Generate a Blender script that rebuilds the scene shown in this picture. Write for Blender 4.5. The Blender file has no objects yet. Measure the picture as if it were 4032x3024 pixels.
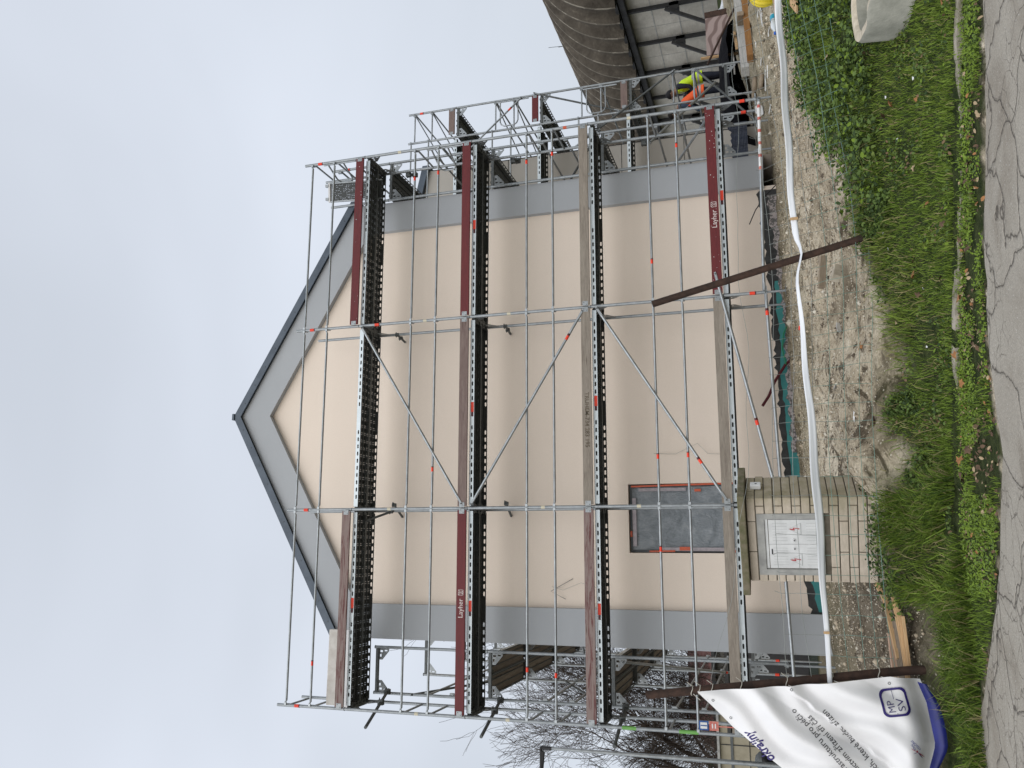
import bpy, bmesh, math, random
import numpy as np
from mathutils import Vector, Matrix, Euler

sc = bpy.context.scene
COL = sc.collection
R = math.radians

# ------------------------------------------------------------------ camera
cam_d = bpy.data.cameras.new("camera"); cam = bpy.data.objects.new("camera", cam_d); COL.objects.link(cam)
cam_d.sensor_fit = 'HORIZONTAL'; cam_d.sensor_width = 36.0; cam_d.lens = 3288.25/4032*36
cam_d.clip_start = 0.05; cam_d.clip_end = 3000
_m = Euler((1.8710, 0.05493, -0.18203), 'XYZ').to_matrix()      # camera held upright
_r, _u, _b = _m.col[0].copy(), _m.col[1].copy(), _m.col[2].copy()
_land = Matrix((-_u, _r, _b)).transposed()                       # the phone was turned on its side
cam.matrix_world = Matrix.Translation((2.5136, -12.2859, -0.5953)) @ _land.to_4x4()
sc.camera = cam
CAM = Vector((2.5136, -12.2859, -0.5953))

# ------------------------------------------------------------------ world, sun, exposure
w = bpy.data.worlds.new("World"); sc.world = w; w.use_nodes = True
nt = w.node_tree; nt.nodes.clear()
def wn(t, **k):
    n = nt.nodes.new(t)
    for a, b in k.items(): setattr(n, a, b)
    return n
SUN_EL, SUN_AZ = R(38), R(200)     # azimuth from +y clockwise
sky = wn('ShaderNodeTexSky', sky_type='NISHITA', sun_disc=False)
sky.sun_elevation = SUN_EL; sky.sun_rotation = SUN_AZ; sky.air_density = 1.0; sky.dust_density = 3.0
tc = wn('ShaderNodeTexCoord'); mp = wn('ShaderNodeMapping'); mp.inputs['Scale'].default_value = (1.0, 1.0, 2.2)
n1 = wn('ShaderNodeTexNoise'); n1.inputs['Scale'].default_value = 1.5; n1.inputs['Detail'].default_value = 3; n1.inputs['Roughness'].default_value = 0.4; n1.inputs['Distortion'].default_value = 0.35
cr = wn('ShaderNodeValToRGB'); cr.color_ramp.elements[0].position = 0.33; cr.color_ramp.elements[1].position = 0.68
cr.color_ramp.elements[0].color = (0.575, 0.615, 0.67, 1); cr.color_ramp.elements[1].color = (0.72, 0.765, 0.835, 1)
sp = wn('ShaderNodeSeparateXYZ'); mr = wn('ShaderNodeMapRange'); mr.inputs[1].default_value = 0.0; mr.inputs[2].default_value = 0.62
hz = wn('ShaderNodeMixRGB', blend_type='MULTIPLY'); hz.inputs[0].default_value = 1.0
cr2 = wn('ShaderNodeValToRGB'); cr2.color_ramp.elements[0].color = (0.84, 0.85, 0.85, 1); cr2.color_ramp.elements[1].color = (1.0, 1.005, 1.03, 1)
sca = wn('ShaderNodeMixRGB', blend_type='MULTIPLY'); sca.inputs[0].default_value = 1.0; sca.inputs[2].default_value = (0.1, 0.1, 0.1, 1)
mx = wn('ShaderNodeMixRGB'); mx.inputs[0].default_value = 0.93
bg = wn('ShaderNodeBackground'); bg.inputs[1].default_value = 0.845; out = wn('ShaderNodeOutputWorld')
L = nt.links.new
L(tc.outputs['Generated'], mp.inputs[0]); L(mp.outputs[0], n1.inputs['Vector']); L(n1.outputs[0], cr.inputs[0])
L(tc.outputs['Generated'], sp.inputs[0]); L(sp.outputs[2], mr.inputs[0]); L(mr.outputs[0], cr2.inputs[0])
L(cr.outputs[0], hz.inputs[1]); L(cr2.outputs[0], hz.inputs[2])
L(sky.outputs[0], sca.inputs[1]); L(sca.outputs[0], mx.inputs[1]); L(hz.outputs[0], mx.inputs[2])
L(mx.outputs[0], bg.inputs[0]); L(bg.outputs[0], out.inputs[0])

sl = bpy.data.lights.new("sun", 'SUN'); sl.energy = 1.5; sl.angle = R(85); sl.color = (1.0, 0.97, 0.93)
so = bpy.data.objects.new("sun", sl); COL.objects.link(so)
so.rotation_euler = Vector((math.sin(SUN_AZ)*math.cos(SUN_EL), math.cos(SUN_AZ)*math.cos(SUN_EL), math.sin(SUN_EL))).to_track_quat('Z', 'Y').to_euler()
sc.view_settings.view_transform = 'Standard'; sc.view_settings.look = 'None'
sc.view_settings.exposure = 0.42; sc.view_settings.gamma = 1.0; sc.view_settings.use_curve_mapping = False
sc.render.engine = 'CYCLES'
sc.cycles.max_bounces = 6; sc.cycles.transparent_max_bounces = 16

# ------------------------------------------------------------------ materials
class NT:
    def __init__(s, name):
        s.m = bpy.data.materials.new(name); s.m.use_nodes = True; s.t = s.m.node_tree
        s.b = s.t.nodes['Principled BSDF']; s.o = s.t.nodes['Material Output']
    def n(s, t, **k):
        n = s.t.nodes.new(t)
        for a, b in k.items():
            if a.startswith('i_'):
                key = a[2:].replace('_', ' ')
                n.inputs[int(key) if key.isdigit() else key].default_value = b
            else: setattr(n, a, b)
        return n
    def l(s, a, b): s.t.links.new(a, b)
    def co(s, kind='Object', scale=(1, 1, 1)):
        t = s.n('ShaderNodeTexCoord'); m = s.n('ShaderNodeMapping'); m.inputs['Scale'].default_value = scale
        s.l(t.outputs[kind], m.inputs[0]); return m.outputs[0]
    def noise(s, vec, scale, detail=4, rough=0.55, dist=0.0):
        n = s.n('ShaderNodeTexNoise'); n.inputs['Scale'].default_value = scale; n.inputs['Detail'].default_value = detail
        n.inputs['Roughness'].default_value = rough; n.inputs['Distortion'].default_value = dist
        s.l(vec, n.inputs['Vector']); return n.outputs[0]
    def ramp(s, fac, stops):
        r = s.n('ShaderNodeValToRGB'); e = r.color_ramp.elements
        while len(e) < len(stops): e.new(0.5)
        for q, (p, c) in zip(e, stops):
            q.position = p; q.color = (*c, 1) if len(c) == 3 else c
        s.l(fac, r.inputs[0]); return r.outputs[0]
    def mix(s, f, a, b, bt='MIX'):
        m = s.n('ShaderNodeMixRGB', blend_type=bt)
        for i, v in enumerate((f, a, b)):
            if isinstance(v, (int, float)): m.inputs[i].default_value = v
            elif isinstance(v, tuple): m.inputs[i].default_value = (*v, 1)
            else: s.l(v, m.inputs[i])
        return m.outputs[0]
    def math(s, op, a, b=None):
        m = s.n('ShaderNodeMath', operation=op)
        for i, v in enumerate((a, b)):
            if v is None: continue
            if isinstance(v, (int, float)): m.inputs[i].default_value = v
            else: s.l(v, m.inputs[i])
        return m.outputs[0]
    def bump(s, h, strength=0.3, dist=0.01):
        b = s.n('ShaderNodeBump'); b.inputs['Strength'].default_value = strength; b.inputs['Distance'].default_value = dist
        s.l(h, b.inputs['Height']); s.l(b.outputs[0], s.b.inputs['Normal'])
    def fin(s, col=None, rough=None, metal=None, spec=None):
        for k, v in (('Base Color', col), ('Roughness', rough), ('Metallic', metal), ('Specular IOR Level', spec)):
            if v is None: continue
            if isinstance(v, tuple): s.b.inputs[k].default_value = (*v, 1)
            elif isinstance(v, (int, float)): s.b.inputs[k].default_value = v
            else: s.l(v, s.b.inputs[k])
        return s.m

def flat(name, c1, c2=None, rough=0.7, metal=0.0, scale=6, bump=0.0, bscale=60, stretch=(1, 1, 1), kind='Object', lo=0.35, hi=0.65, spec=0.4):
    t = NT(name); v = t.co(kind, stretch); c2 = c2 or tuple(x*0.8 for x in c1)
    c = t.ramp(t.noise(v, scale, 5, 0.6), [(lo, c2), (hi, c1)])
    if bump: t.bump(t.noise(v, bscale, 4, 0.6), bump, 0.005)
    return t.fin(c, rough, metal, spec)

M = {}
def render_wall(name, a, b):
    t = NT(name); v = t.co('Generated', (1, 1, 1)); vo = t.co('Object')
    c = t.ramp(t.noise(vo, 0.7, 4, 0.6), [(0.3, b), (0.7, a)])
    g = t.noise(vo, 160, 2, 0.6)
    c = t.mix(0.10, c, t.ramp(g, [(0.3, (0.2, 0.2, 0.2)), (0.7, (1, 1, 1))]), 'MULTIPLY')
    t.bump(g, 0.35, 0.003)
    return t.fin(c, 0.92, 0, 0.15)
M['beige'] = render_wall('beige_render', (0.83, 0.725, 0.625), (0.80, 0.70, 0.60))
M['grey'] = render_wall('grey_render', (0.435, 0.455, 0.475), (0.405, 0.425, 0.445))
M['wing'] = render_wall('grey_beige_render', (0.46, 0.435, 0.395), (0.42, 0.40, 0.36))
M['roofmetal'] = flat('dark_roof_sheet', (0.075, 0.095, 0.12), (0.05, 0.065, 0.085), 0.35, 0.3, 3)
def galv(name, a, b, rough, metal, sc_=9):
    t = NT(name); v = t.co('Object', (1, 1, 1))
    n = t.noise(v, sc_, 5, 0.65); s = t.noise(v, 55, 3, 0.6)
    c = t.ramp(n, [(0.3, b), (0.7, a)])
    c = t.mix(t.ramp(s, [(0.66, (0, 0, 0)), (0.72, (0.55, 0.55, 0.55))]), c, (0.62, 0.62, 0.60))
    r = t.math('ADD', t.math('MULTIPLY', n, 0.25), rough - 0.12)
    return t.fin(c, r, metal)
M['galv'] = galv('galvanised_steel', (0.36, 0.385, 0.40), (0.22, 0.24, 0.25), 0.45, 0.55)
M['galv_rail'] = galv('galvanised_rail', (0.42, 0.45, 0.47), (0.25, 0.275, 0.29), 0.38, 0.6, 5)
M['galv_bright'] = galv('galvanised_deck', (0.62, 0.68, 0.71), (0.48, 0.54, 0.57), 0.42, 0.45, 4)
M['galv_dark'] = galv('weathered_shaded_steel', (0.13, 0.14, 0.14), (0.07, 0.078, 0.08), 0.6, 0.4)  # dark fittings, and deck undersides with their shade put into the colour
M['rust'] = flat('rusty_steel', (0.075, 0.042, 0.03), (0.035, 0.022, 0.017), 0.75, 0.3, 14, 0.4, 90)
M['redtape'] = flat('red_orange_tape', (0.85, 0.06, 0.025), (0.75, 0.05, 0.02), 0.5)
M['greenpaint'] = flat('green_spray_paint', (0.13, 0.36, 0.07), (0.2, 0.42, 0.13), 0.6)
M['sticker'] = flat('pale_sticker', (0.62, 0.58, 0.44), None, 0.6)
M['black'] = flat('black_plastic', (0.012, 0.012, 0.014), (0.02, 0.02, 0.022), 0.5)
M['darktape'] = flat('dark_red_tape', (0.08, 0.008, 0.015), None, 0.5)
def perf():
    # underside/top sheet of a plank with rows of punched holes
    t = NT('perforated_steel'); v = t.co('Object')
    sx = t.n('ShaderNodeSeparateXYZ'); t.l(v, sx.inputs[0])
    fx = t.math('FRACT', t.math('MULTIPLY', sx.outputs[0], 1/0.031)); fy = t.math('FRACT', t.math('MULTIPLY', sx.outputs[1], 1/0.027))
    dx = t.math('ABSOLUTE', t.math('SUBTRACT', fx, 0.5)); dy = t.math('ABSOLUTE', t.math('SUBTRACT', fy, 0.5))
    hole = t.math('MULTIPLY', t.math('LESS_THAN', dx, 0.13), t.math('LESS_THAN', dy, 0.15))
    blk = t.math('LESS_THAN', t.math('FRACT', t.math('MULTIPLY', sx.outputs[0], 1/0.124)), 0.52)
    hole = t.math('MULTIPLY', hole, blk)
    tr = t.n('ShaderNodeBsdfTransparent'); ms = t.n('ShaderNodeMixShader')
    t.l(hole, ms.inputs[0]); t.l(t.b.outputs[0], ms.inputs[1]); t.l(tr.outputs[0], ms.inputs[2]); t.l(ms.outputs[0], t.o.inputs[0])
    n = t.noise(v, 6, 4)
    return t.fin(t.ramp(n, [(0.3, (0.06, 0.065, 0.065)), (0.7, (0.12, 0.125, 0.125))]), 0.6, 0.4)
M['perf'] = perf()
def sieve():
    t = NT('round_hole_steel'); v = t.co('Object')
    vo = t.n('ShaderNodeTexVoronoi'); vo.inputs['Scale'].default_value = 34; vo.inputs['Randomness'].default_value = 0.35; t.l(v, vo.inputs['Vector'])
    hole = t.math('LESS_THAN', vo.outputs['Distance'], 0.24)
    tr = t.n('ShaderNodeBsdfTransparent'); ms = t.n('ShaderNodeMixShader')
    t.l(hole, ms.inputs[0]); t.l(t.b.outputs[0], ms.inputs[1]); t.l(tr.outputs[0], ms.inputs[2]); t.l(ms.outputs[0], t.o.inputs[0])
    return t.fin((0.05, 0.055, 0.055), 0.6, 0.3)
M['sieve'] = sieve()
def wood(name, a, b, knot=(0.05, 0.03, 0.02), wear=None, wf=0.62, rough=0.8):
    t = NT(name); v = t.co('Object', (1.2, 14, 14))
    oi = t.n('ShaderNodeObjectInfo'); ad = t.n('ShaderNodeVectorMath', operation='ADD'); cm = t.n('ShaderNodeCombineXYZ')
    t.l(t.math('MULTIPLY', oi.outputs['Random'], 37.0), cm.inputs[0]); t.l(v, ad.inputs[0]); t.l(cm.outputs[0], ad.inputs[1]); v = ad.outputs[0]
    n = t.noise(v, 2.2, 6, 0.65, 0.6); c = t.ramp(n, [(0.3, b), (0.68, a)])
    g = t.noise(v, 9, 3, 0.6)
    c = t.mix(0.35, c, t.ramp(g, [(0.35, (0.4, 0.4, 0.4)), (0.6, (1, 1, 1))]), 'MULTIPLY')
    if wear:
        wv = t.noise(v, 1.3, 7, 0.75, 1.0)
        c = t.mix(t.ramp(wv, [(wf-0.06, (0, 0, 0)), (wf+0.04, (1, 1, 1))]), c, wear)
    vk = t.n('ShaderNodeTexVoronoi'); vk.inputs['Scale'].default_value = 0.9; t.l(v, vk.inputs['Vector'])
    c = t.mix(t.ramp(vk.outputs['Distance'], [(0.05, (0.7, 0.7, 0.7)), (0.10, (0, 0, 0))]), c, knot)
    t.bump(g, 0.3, 0.003)
    return t.fin(c, rough, 0, 0.3)
M['board_red'] = wood('red_painted_board', (0.15, 0.024, 0.026), (0.115, 0.018, 0.022), wear=(0.30, 0.20, 0.19), wf=0.82, rough=0.55)
M['board_worn'] = wood('worn_red_board', (0.17, 0.075, 0.07), (0.12, 0.05, 0.05), wear=(0.24, 0.185, 0.17), wf=0.47)
M['board_mauve'] = wood('faded_mauve_board', (0.24, 0.185, 0.165), (0.165, 0.115, 0.105), wear=(0.15, 0.07, 0.065), wf=0.68)
M['board_grey'] = wood('weathered_grey_board', (0.32, 0.285, 0.24), (0.20, 0.17, 0.14))
M['lumber'] = wood('fresh_lumber', (0.62, 0.42, 0.23), (0.48, 0.30, 0.15))
M['lumber_grey'] = wood('old_lumber', (0.32, 0.26, 0.19), (0.2, 0.155, 0.11))
M['lumber_orange'] = wood('orange_brown_beam', (0.33, 0.17, 0.06), (0.23, 0.11, 0.04))
M['lumber_pink'] = wood('pinkish_lumber', (0.58, 0.40, 0.29), (0.47, 0.30, 0.21))
M['plank_pale'] = wood('pale_grey_plank', (0.52, 0.52, 0.50), (0.38, 0.38, 0.36))
M['white'] = flat('white_plastic', (0.72, 0.73, 0.73), (0.6, 0.61, 0.61), 0.5, scale=8)
M['lightning'] = flat('red_symbol', (0.5, 0.03, 0.04), None, 0.5)
M['inkgrey'] = flat('grey_print', (0.35, 0.37, 0.36), None, 0.6)
M['orange'] = flat('orange_adhesive_tape', (0.62, 0.10, 0.03), (0.5, 0.09, 0.04), 0.4, scale=30)
M['cement'] = flat('cement_frame', (0.42, 0.42, 0.40), (0.28, 0.28, 0.27), 0.9, scale=8, bump=0.4)
M['concrete'] = flat('rough_concrete', (0.44, 0.43, 0.37), (0.26, 0.26, 0.22), 0.95, scale=4, bump=0.7, bscale=45)
M['conc_rim'] = flat('pale_concrete_rim', (0.60, 0.53, 0.42), (0.42, 0.37, 0.28), 0.95, scale=12, bump=0.6)
M['coping'] = flat('mossy_concrete', (0.20, 0.17, 0.12), (0.11, 0.11, 0.055), 0.95, scale=14, bump=0.6)
M['teal'] = flat('teal_membrane', (0.05, 0.26, 0.25), (0.035, 0.20, 0.20), 0.6, scale=5)
M['plinth'] = flat('dark_plinth', (0.06, 0.062, 0.062), (0.035, 0.035, 0.035), 0.9, scale=9, bump=0.5)
M['plinth_wet'] = flat('flaking_base_coat', (0.42, 0.37, 0.36), (0.12, 0.115, 0.11), 0.9, scale=30, bump=0.6, lo=0.45, hi=0.56)
M['insul'] = flat('off_white_board', (0.66, 0.64, 0.60), (0.52, 0.49, 0.45), 0.85, scale=7, bump=0.4)
M['insul2'] = flat('white_board', (0.74, 0.74, 0.74), (0.68, 0.68, 0.68), 0.85, scale=5)
M['banner'] = None

# ------------------------------------------------------------------ mesh helpers
class MB:
    def __init__(s): s.v = []; s.f = []; s.mi = []; s.sm = []; s.mats = []
    def mat(s, m):
        if m not in s.mats: s.mats.append(m)
        return s.mats.index(m)
    def add(s, vs, fs, m=None, smooth=False):
        o = len(s.v); s.v += [tuple(x) for x in vs]; k = s.mat(m) if m else 0
        for f in fs: s.f.append(tuple(i+o for i in f)); s.mi.append(k); s.sm.append(smooth)
        return s
    def box(s, a, b, m=None, rot=None, piv=None):
        x0, y0, z0 = a; x1, y1, z1 = b
        vs = [Vector(p) for p in ((x0,y0,z0),(x1,y0,z0),(x1,y1,z0),(x0,y1,z0),(x0,y0,z1),(x1,y0,z1),(x1,y1,z1),(x0,y1,z1))]
        if rot: vs = [rot @ (v-Vector(piv)) + Vector(piv) for v in vs]
        return s.add(vs, [(0,3,2,1),(4,5,6,7),(0,1,5,4),(1,2,6,5),(2,3,7,6),(3,0,4,7)], m)
    def beam(s, a, b, w, h, m=None, up=(0, 0, 1)):
        a, b = Vector(a), Vector(b); d = (b-a).normalized(); u = Vector(up)
        if abs(d.dot(u)) > 0.98: u = Vector((0, 1, 0))
        sx = d.cross(u).normalized(); u = sx.cross(d).normalized()
        vs = [p + sx*i*w/2 + u*j*h/2 for p in (a, b) for i, j in ((-1,-1),(1,-1),(1,1),(-1,1))]
        return s.add(vs, [(0,1,2,3),(7,6,5,4),(0,4,5,1),(1,5,6,2),(2,6,7,3),(3,7,4,0)], m)
    def tube(s, pts, r, n=10, m=None, cap=True):
        pts = [Vector(p) for p in pts]; rs = r if isinstance(r, (list, tuple)) else [r]*len(pts)
        rings = []; prev = None
        for i, p in enumerate(pts):
            d = ((pts[i+1]-p) if i == 0 else (p-pts[i-1]) if i == len(pts)-1 else (pts[i+1]-pts[i-1])).normalized()
            if prev is None:
                a = Vector((0, 0, 1)) if abs(d.z) < 0.9 else Vector((1, 0, 0)); a = d.cross(a).normalized()
            else: a = (prev - d*prev.dot(d)).normalized()
            prev = a; b = d.cross(a)
            rings.append([p + (a*math.cos(t) + b*math.sin(t))*rs[i] for t in (2*math.pi*k/n for k in range(n))])
        vs = [q for g in rings for q in g]; fs = []
        for i in range(len(pts)-1):
            for k in range(n):
                fs.append((i*n+k, i*n+(k+1) % n, (i+1)*n+(k+1) % n, (i+1)*n+k))
        s.add(vs, fs, m, True)
        if cap: s.add(rings[0], [tuple(range(n))[::-1]], m); s.add(rings[-1], [tuple(range(n))], m)
        return s
    def lathe(s, prof, c=(0, 0, 0), n=24, m=None):
        vs = [(c[0]+r*math.cos(2*math.pi*k/n), c[1]+r*math.sin(2*math.pi*k/n), c[2]+z) for r, z in prof for k in range(n)]
        fs = [(i*n+k, i*n+(k+1) % n, (i+1)*n+(k+1) % n, (i+1)*n+k) for i in range(len(prof)-1) for k in range(n)]
        return s.add(vs, fs, m, True)
    def build(s, name, parent=None, m=None, loc=None, rot=None, bevel=0):
        me = bpy.data.meshes.new(name); me.from_pydata(s.v, [], s.f)
        ms = s.mats or [m]
        for q in ms: me.materials.append(q)
        if len(ms) > 1: me.polygons.foreach_set('material_index', s.mi)
        me.polygons.foreach_set('use_smooth', s.sm); me.validate(); me.update()
        o = bpy.data.objects.new(name, me); COL.objects.link(o)
        if parent: o.parent = parent
        if loc is not None: o.location = loc
        if rot is not None: o.rotation_euler = rot
        if bevel:
            b = o.modifiers.new('bevel', 'BEVEL'); b.width = bevel; b.segments = 2; b.limit_method = 'ANGLE'
        return o
def tag(o, label=None, cat=None, group=None, kind=None):
    if label: o['label'] = label
    if cat: o['category'] = cat
    if group: o['group'] = group
    if kind: o['kind'] = kind
    return o
def empty(name, loc=(0, 0, 0), rz=0, label=None, cat=None, group=None):
    o = bpy.data.objects.new(name, None); COL.objects.link(o); o.location = loc; o.rotation_euler = (0, 0, rz)
    o.empty_display_size = 0.1
    return tag(o, label, cat, group)
def inst(src, parent, loc=None, rot=None):
    c = src.copy(); COL.objects.link(c); c.parent = parent
    if loc is not None: c.location = loc
    if rot is not None: c.rotation_euler = rot
    return c
def plate(outer, holes, th, m, to3d):
    """flat plate with holes: 2-D outline -> thin solid; to3d maps (u, v, w) to space"""
    bm = bmesh.new(); edges = []
    for loop in [outer]+holes:
        vs = [bm.verts.new((p[0], p[1], 0)) for p in loop]
        edges += [bm.edges.new((vs[i], vs[(i+1) % len(vs)])) for i in range(len(vs))]
    bmesh.ops.triangle_fill(bm, use_beauty=True, edges=edges)
    r = bmesh.ops.extrude_face_region(bm, geom=bm.faces[:])
    bmesh.ops.translate(bm, verts=[g for g in r['geom'] if isinstance(g, bmesh.types.BMVert)], vec=(0, 0, th))
    bmesh.ops.recalc_face_normals(bm, faces=bm.faces)
    bm.verts.index_update()
    vs = [to3d(v.co.x, v.co.y, v.co.z) for v in bm.verts]; fs = [tuple(v.index for v in f.verts) for f in bm.faces]
    bm.free(); return vs, fs
def lerp_tab(tab, x):
    if x <= tab[0][0]: return tab[0][1]
    for (a, b), (c, d) in zip(tab, tab[1:]):
        if x <= c: return b + (d-b)*(x-a)/(c-a)
    return tab[-1][1]
def text_mesh(txt, size, depth=0.0, font_scale_x=1.0, shear=0.0, bold=0.0):
    c = bpy.data.curves.new('txt', 'FONT'); c.body = txt; c.size = size; c.extrude = depth; c.align_x = 'LEFT'; c.resolution_u = 3
    c.shear = shear; c.offset = bold
    o = bpy.data.objects.new('txt', c); COL.objects.link(o)
    dg = bpy.context.evaluated_depsgraph_get(); me = bpy.data.meshes.new_from_object(o.evaluated_get(dg))
    vs = [(v.co.x*font_scale_x, v.co.y, v.co.z) for v in me.vertices]; fs = [tuple(p.vertices) for p in me.polygons]
    bpy.data.objects.remove(o); bpy.data.curves.remove(c); bpy.data.meshes.remove(me)
    return vs, fs
# ------------------------------------------------------------------ terrain
ZW = [(-40, -1.3), (0.5, -1.32), (2, -1.14), (3.6, -0.95), (5, -0.92), (6.4, -0.88), (8.7, -0.84), (10, -0.68), (11.5, -0.60), (13, -0.5), (15, -0.08), (17, 0.1), (22, 0.5), (60, 0.6)]
ZF = [(-40, -1.6), (1.9, -1.60), (2.5, -1.46), (5.5, -1.45), (8, -1.28), (12, -0.95), (18, -0.6), (60, 0)]
YK = [(-60, -1.0), (-6, -4.7), (1.2, -5.40), (2.3, -5.75), (3.2, -6.0), (5.5, -7.22), (9, -9.2), (14, -12.0), (60, -38)]
YE = [(-60, -1.4), (-6, -5.0), (1.25, -5.68), (2.3, -6.66), (3, -7.05), (3.6, -7.0), (4.3, -7.22), (5.4, -7.66), (9, -9.6), (14, -12.4), (60, -39)]
def ssm(t): t = max(0., min(1., t)); return t*t*(3-2*t)
def gz(x, y):
    zf, zw, yk, ye = lerp_tab(ZF, x), lerp_tab(ZW, x), lerp_tab(YK, x), lerp_tab(YE, x)
    if y < ye-0.03: return -1.84 - (0.0 if y > -30 else 0.2)
    if y < yk: return -1.795
    if y < -5:
        t = (y-yk)/max(0.3, (-5-yk)); return -1.76 + (zf+1.76)*t**2.4 if yk < -5.0 else zf
    if y < 0.9: return zf + (zw-zf)*((y+5)/5.9)**0.75
    return zw
def fnoise(x, y, s, seed=0):
    def h(i, j):
        v = math.sin(i*127.1+j*311.7+seed*74.7)*43758.5453; return v-math.floor(v)
    x /= s; y /= s; i, j = math.floor(x), math.floor(y); u, v = x-i, y-j; u = u*u*(3-2*u); v = v*v*(3-2*v)
    return (h(i, j)*(1-u)+h(i+1, j)*u)*(1-v)+(h(i, j+1)*(1-u)+h(i+1, j+1)*u)*v
def grassy(x, y):
    """where turf covers the soil (1) or the ground is bare (0)"""
    yb = lerp_tab([(-20, -3.0), (0.4, -4.8), (1.1, -5.12), (2.0, -5.10), (2.4, -4.85), (2.9, -5.0), (3.3, -5.2), (4.2, -5.15), (5.0, -5.0), (6.2, -4.4), (7.2, -3.6), (8.2, -3.1), (9.5, -3.4), (20, -5)], x)
    yb += (fnoise(x, y, 0.35, 3)-0.5)*0.5
    return max(0., min(1., (yb-y)/0.25+0.5))
def heap_z(x, y):
    h = 0.0
    if 2.9 < x < 4.4 and -5.1 < y < -3.3: h += 0.10*(fnoise(x, y, 0.3, 6))*min(1, (4.4-x)*2, (x-2.9)*4, (y+5.1)*3, (-3.3-y)*3)
    d = math.hypot((x-3.12)/.45, (y+4.75)/.38)
    if d < 1: h += .13*(1-d*d)*(0.7+.5*fnoise(x, y, .12, 8))
    return h
def patchy(x, y): return fnoise(x, y, 0.5, 9)*0.6+fnoise(x, y, 0.17, 5)*0.4
xs = np.concatenate([[-900, -400, -150, -60, -30, -15, -8], np.arange(-4, 16.01, 0.09), [17, 18, 19, 20, 22, 25, 30, 40, 60, 120, 400, 900]])
ys = np.concatenate([[-400, -100, -40, -20, -14], np.arange(-10, 1.6, 0.08), np.arange(1.7, 9, 0.3), [10, 11, 12, 14, 16, 19, 23, 28, 35, 50, 90, 300, 900]])
gv = []; gat = []
for y in ys:
    for x in xs:
        z = gz(x, y)
        near = -10 < y < 9 and -4 < x < 16
        g = grassy(x, y) if y > lerp_tab(YE, x) else 0.0
        if y > 9 and (x > 15 or x < 3): g = 1.0
        if near and y > lerp_tab(YK, x)+0.1:
            a = (1-g)
            z += (fnoise(x, y, 0.55, 1)-0.5)*0.16*a*min(1, max(0, (0.6-y)/0.6)) + (fnoise(x, y, 0.16, 2)-0.5)*(0.05*a+0.03)
            z += heap_z(x, y)
        gv.append((x, y, z)); gat.append(g)
nx = len(xs)
gf = [(j*nx+i, j*nx+i+1, (j+1)*nx+i+1, (j+1)*nx+i) for j in range(len(ys)-1) for i in range(nx-1)]
me = bpy.data.meshes.new('ground'); me.from_pydata(gv, [], gf)
at = me.attributes.new('turf', 'FLOAT', 'POINT'); at.data.foreach_set('value', gat)
me.polygons.foreach_set('use_smooth', [True]*len(gf))
ground = bpy.data.objects.new('ground', me); COL.objects.link(ground); tag(ground, kind='structure')
t = NT('soil_and_turf'); v = t.co('Object')
big = t.noise(v, 1.1, 6, 0.62, 0.4); mid = t.noise(v, 7, 6, 0.7, 0.5); fin_ = t.noise(v, 38, 5, 0.7)
soil = t.ramp(big, [(0.34, (0.26, 0.215, 0.15)), (0.45, (0.56, 0.48, 0.355)), (0.62, (0.74, 0.66, 0.52))])
dk = t.noise(v, 2.6, 6, 0.7, 0.8)
soil = t.mix(t.ramp(dk, [(0.40, (0.9, 0.9, 0.9)), (0.46, (0, 0, 0))]), soil, (0.085, 0.065, 0.042))
soil = t.mix(t.ramp(mid, [(0.38, (0.75, 0.75, 0.75)), (0.47, (0, 0, 0))]), soil, (0.14, 0.11, 0.078))
sxy = t.n('ShaderNodeSeparateXYZ'); t.l(v, sxy.inputs[0])
wetm = t.math('SUBTRACT', t.math('MULTIPLY', t.math('SUBTRACT', 2.75, sxy.outputs[0]), 2.5), t.math('MULTIPLY', big, 1.0))
soil = t.mix(t.ramp(wetm, [(0.0, (0, 0, 0)), (0.6, (.82, .82, .82))]), soil, (0.13, 0.105, 0.075))
olv = t.math('SUBTRACT', t.math('MULTIPLY', t.math('ADD', sxy.outputs[1], 2.6), 0.5), t.math('MULTIPLY', big, .4))
soil = t.mix(t.ramp(olv, [(0.0, (0, 0, 0)), (0.7, (.6, .6, .6))]), soil, (0.27, 0.24, 0.16))
soil = t.mix(0.6, soil, t.ramp(fin_, [(0.32, (0.35, 0.33, 0.3)), (0.6, (1.1, 1.1, 1.1))]), 'MULTIPLY')
vv = t.n('ShaderNodeTexVoronoi'); vv.inputs['Scale'].default_value = 26; t.l(v, vv.inputs['Vector'])
peb = t.math('MULTIPLY', t.math('LESS_THAN', vv.outputs['Distance'], 0.22), t.math('GREATER_THAN', t.noise(v, 11, 2), 0.53))
soil = t.mix(peb, soil, (0.68, 0.62, 0.50))
tf = t.ramp(t.noise(v, 14, 4), [(0.35, (0.022, 0.035, 0.01)), (0.65, (0.06, 0.075, 0.025))])
aa = t.n('ShaderNodeAttribute', attribute_name='turf')
col = t.mix(aa.outputs['Fac'], soil, tf)
h = t.math('ADD', t.math('MULTIPLY', mid, 0.6), t.math('ADD', t.math('MULTIPLY', fin_, 0.35), t.math('MULTIPLY', t.math('SUBTRACT', 1.0, vv.outputs['Distance']), 0.15)))
t.bump(h, 1.0, 0.09)
me.materials.append(t.fin(col, 0.95, 0, 0.15))

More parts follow.
